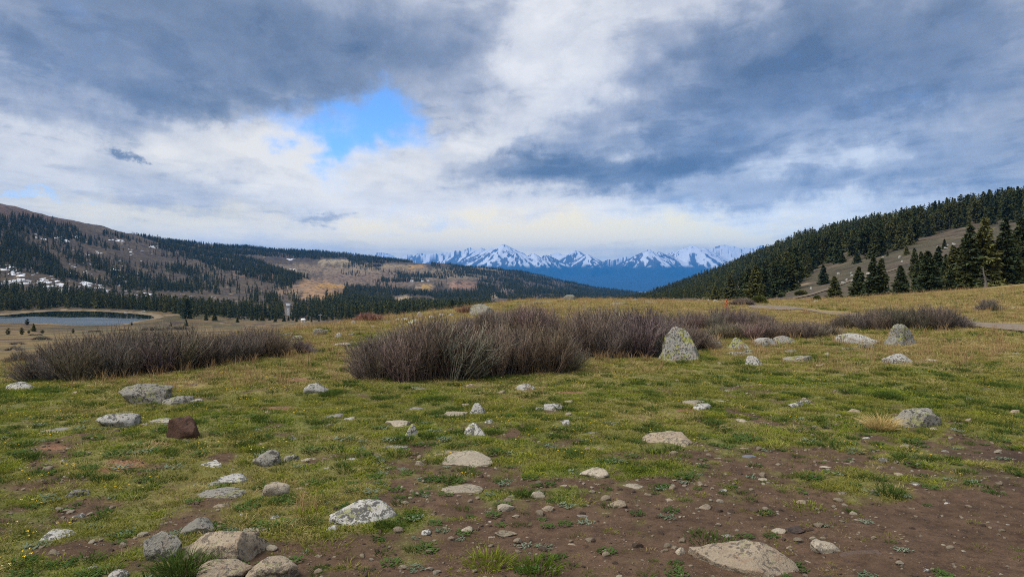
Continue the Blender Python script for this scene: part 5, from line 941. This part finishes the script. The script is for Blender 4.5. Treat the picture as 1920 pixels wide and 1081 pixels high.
KIND = [tuft(1, 46, .07, (.025, .06), .0045, .5, 'green'), tuft(2, 46, .08, (.02, .055), .0045, .6, 'green'), tuft(3, 46, .075, (.025, .06), .0045, .6, 'olive'), tuft(4, 40, .075, (.03, .075), .004, .55, 'olive'),
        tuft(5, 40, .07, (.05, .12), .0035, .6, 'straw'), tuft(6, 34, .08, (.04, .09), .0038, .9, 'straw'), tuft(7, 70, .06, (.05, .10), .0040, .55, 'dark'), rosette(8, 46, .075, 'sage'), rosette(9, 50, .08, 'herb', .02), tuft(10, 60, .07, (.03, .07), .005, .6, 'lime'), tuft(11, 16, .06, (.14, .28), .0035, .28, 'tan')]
FA = np.array(FOOT)
def clear_of(X, Y, grow=1.0):
    ok = np.ones(X.shape, bool)
    for x, y, a, b in FOOT: ok &= ((X-x)/(a*grow))**2+((Y-y)/(b*grow))**2 > 1
    return ok
def ring(r0, r1, dens, half=R(41)):
    n = int(half*(r1*r1-r0*r0)*dens); th = RNG.uniform(-half, half, n); r = np.sqrt(RNG.uniform(r0*r0, r1*r1, n)); return np.sin(th)*r, np.cos(th)*r
def grass():
    P = []; SCL = []; K = []
    for r0, r1, dens, scl in ((2.6, 6, 420, .85), (6, 10, 280, 1.0), (10, 17, 150, 1.25), (17, 30, 60, 1.8), (30, 64, 18, 2.6)):
        X, Y = ring(r0, r1, dens); Z = zat(X, Y); U, V = pix(X, Y, Z); S_, R_ = soil_field(X, Y, U, V); st = straw_field(X, Y, U, V)
        pn = fbm(X/.45, Y/.45, 91, 3); keep = (RNG.uniform(0, 1, X.size) < np.clip(1-S_*1.0, .15*(1-.8*ss(U, 1560, 1720)*ss(V, 860, 930)), 1)*(1-.9*R_)*np.clip(.85+.8*pn, .3, 1)) & clear_of(X, Y, .9)
        road = in_poly(U, V, [(1400, 571), (1495, 576), (1700, 594), (1840, 606), (2010, 614), (2010, 632), (1840, 615), (1700, 604), (1505, 585), (1405, 579)]); keep &= ~road
        lip = (U < 600) & (Y > 32); keep &= ~lip
        X, Y, Z, U, V, S_, st = [q[keep] for q in (X, Y, Z, U, V, S_, st)]; n = X.size; q = RNG.uniform(0, 1, n); g = fbm(X/.8, Y/.8, 92, 3); g2 = fbm(X/.13, Y/.13, 93, 3); k = np.where(g > .05, RNG.integers(0, 2, n), RNG.integers(2, 4, n))
        k = np.where(q < st*.85, RNG.choice([4, 5, 5, 3], n), k); k = np.where((g2 > .36) & (q > st*.8), 6, k); k = np.where((g2 < -.42) & (V > 740), 9, k)
        k = np.where((RNG.uniform(0, 1, n) < .07+.35*(S_ > .4)) & (V > 780), RNG.choice([7, 8, 8, 6, 0], n), k); sm = np.where(S_ > .5, .7, 1.); k = np.where((RNG.uniform(0, 1, n) < .10*(st > .45)), 10, k)
        P.append(np.stack([X, Y, Z], 1)); SCL.append(sm*RNG.uniform(.6, 1.4, n)*scl*np.where((k == 7) | (k == 8), .9/np.sqrt(scl), 1)*np.where(k == 10, 1/np.sqrt(scl), 1)); K.append(k)
    P = np.concatenate(P); SCL = np.concatenate(SCL); K = np.concatenate(K)
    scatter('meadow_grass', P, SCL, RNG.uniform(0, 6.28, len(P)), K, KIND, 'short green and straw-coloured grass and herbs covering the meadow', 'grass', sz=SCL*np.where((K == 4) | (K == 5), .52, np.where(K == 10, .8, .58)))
    return len(P)
NGRASS = grass()
def pebbles():
    srcs = []
    for i in range(9):
        V, T = ICO[2]; rg = np.random.default_rng(i); Pp = V*(1+.22*n3(V, 1.3, i+300, 2))[:, None]*np.array((1, rg.uniform(.6, .9), rg.uniform(.35, .65)))
        for _ in range(4): n = rg.normal(0, 1, 3); n /= np.linalg.norm(n); q = Pp@n-rg.uniform(.35, .6); Pp = Pp-np.maximum(q, 0)[:, None]*n
        srcs.append(mesh_np('pebble', Pp, T, False, (MR['tan'], MR['soil'], MR['cream'], MR['tan'], MR['cream'], MR['soil'], MR['tan'], MR['tan'], MR['soil'])[i]))
    X, Y = ring(2.6, 12, 230); U, V = pix(X, Y, zat(X, Y)); S_, R_ = soil_field(X, Y, U, V); keep = (RNG.uniform(0, 1, X.size) < (.06+.9*S_+.4*R_)*np.where(U > 1600, .6, 1)) & clear_of(X, Y); X, Y = X[keep], Y[keep]; n = X.size
    sz = np.exp(RNG.normal(math.log(.0082), .62, n)).clip(.003, .04); scatter('gravel', np.stack([X, Y, zat(X, Y)+sz*.12], 1), sz, RNG.uniform(0, 6.28, n), RNG.integers(0, 9, n), srcs, 'small pebbles and gravel scattered over the bare soil', 'gravel', tilt=RNG.normal(0, .2, (n, 2)))
pebbles()
def flowers():
    m = plain('yellow_petals', (.75, .48, .02), .6, .1); V = []; T = []
    for i in range(7):
        x, y, z = random.gauss(0, .035), random.gauss(0, .035), random.uniform(.012, .032)
        k = len(V); V.append((x, y, z+.002))
        for j in range(8): a = j*math.pi/4; r = .0085 if j % 2 == 0 else .006; V.append((x+math.cos(a)*r, y+math.sin(a)*r, z+.004*(j % 2)))
        T += [(k, k+1+j, k+1+(j+1) % 8) for j in range(8)]
        k = len(V); V += [(x-.001, y, 0), (x+.001, y, 0), (x, y, z)]; T.append((k, k+1, k+2))
    a = mesh_np('flower', V, T, False, m); b = mesh_np('flower', V[:18*1], [t_ for t_ in T if max(t_) < 18], False, m)
    X, Y = ring(2.8, 13, 9.); n0 = fbm(X/1.1, Y/1.1, 97, 3); U, V_ = pix(X, Y, zat(X, Y)); keep = (n0 > -.05) & clear_of(X, Y) & (soil_field(X, Y, U, V_)[0] < .5); X, Y = X[keep], Y[keep]; n = X.size
    scatter('wildflowers', np.stack([X, Y, zat(X, Y)+.005], 1), RNG.uniform(.8, 1.3, n), RNG.uniform(0, 6.28, n), RNG.choice([1, 1], n), [a, b], 'tiny yellow wildflowers dotted through the short grass', 'flowers')
flowers()
TUSS = [(1657, 806, 'gold', 380, .10, (.12, .24), 'golden dry grass tussock beside the smooth grey humped boulder', .9), (335, 1082, 'dark', 320, .11, (.10, .17), 'dense round green grass tussock in front of the split outcrop', .8), (915, 1066, 'lime', 230, .12, (.06, .11), 'bright yellow-green grass clump at the bottom centre', .7), (1008, 1077, 'green', 220, .11, (.07, .12), 'green grass clump right of the bright yellow-green one', .7),
        (610, 1036, 'olive', 170, .14, (.05, .09), 'olive grass clump on the soil left of bottom centre', .7), (1675, 932, 'dark', 130, .08, (.06, .12), 'dark green spiky tuft alone on the bare soil at the right', .6), (1518, 958, 'green', 150, .12, (.03, .07), 'low green grass patch on the soil above the dark brown stone', .7), (1455, 838, 'lime', 150, .11, (.05, .09), 'pale green grass clump above the bluish flat stone', .7), (1240, 862, 'lime', 180, .18, (.04, .07), 'mossy yellow-green grass strip below the tan dome-backed slab', .7), (1340, 1022, 'dark', 200, .15, (.04, .09), 'dark green grass growing over the left end of the large tan slab', .8)]
for i, (u, v, mt, n, rad, h, lab, fl) in enumerate(TUSS):
    p = hit(u, v); me = tuft(500+i, n, rad, h, .005, fl, mt); me.name = 'grass_tussock'; o = link('grass_tussock', me, None, p+np.array((0, rad*.5, -.005))); tag(o, lab, 'grass tussock')
print('GRASS', NGRASS, 'FOREST', len(FP))
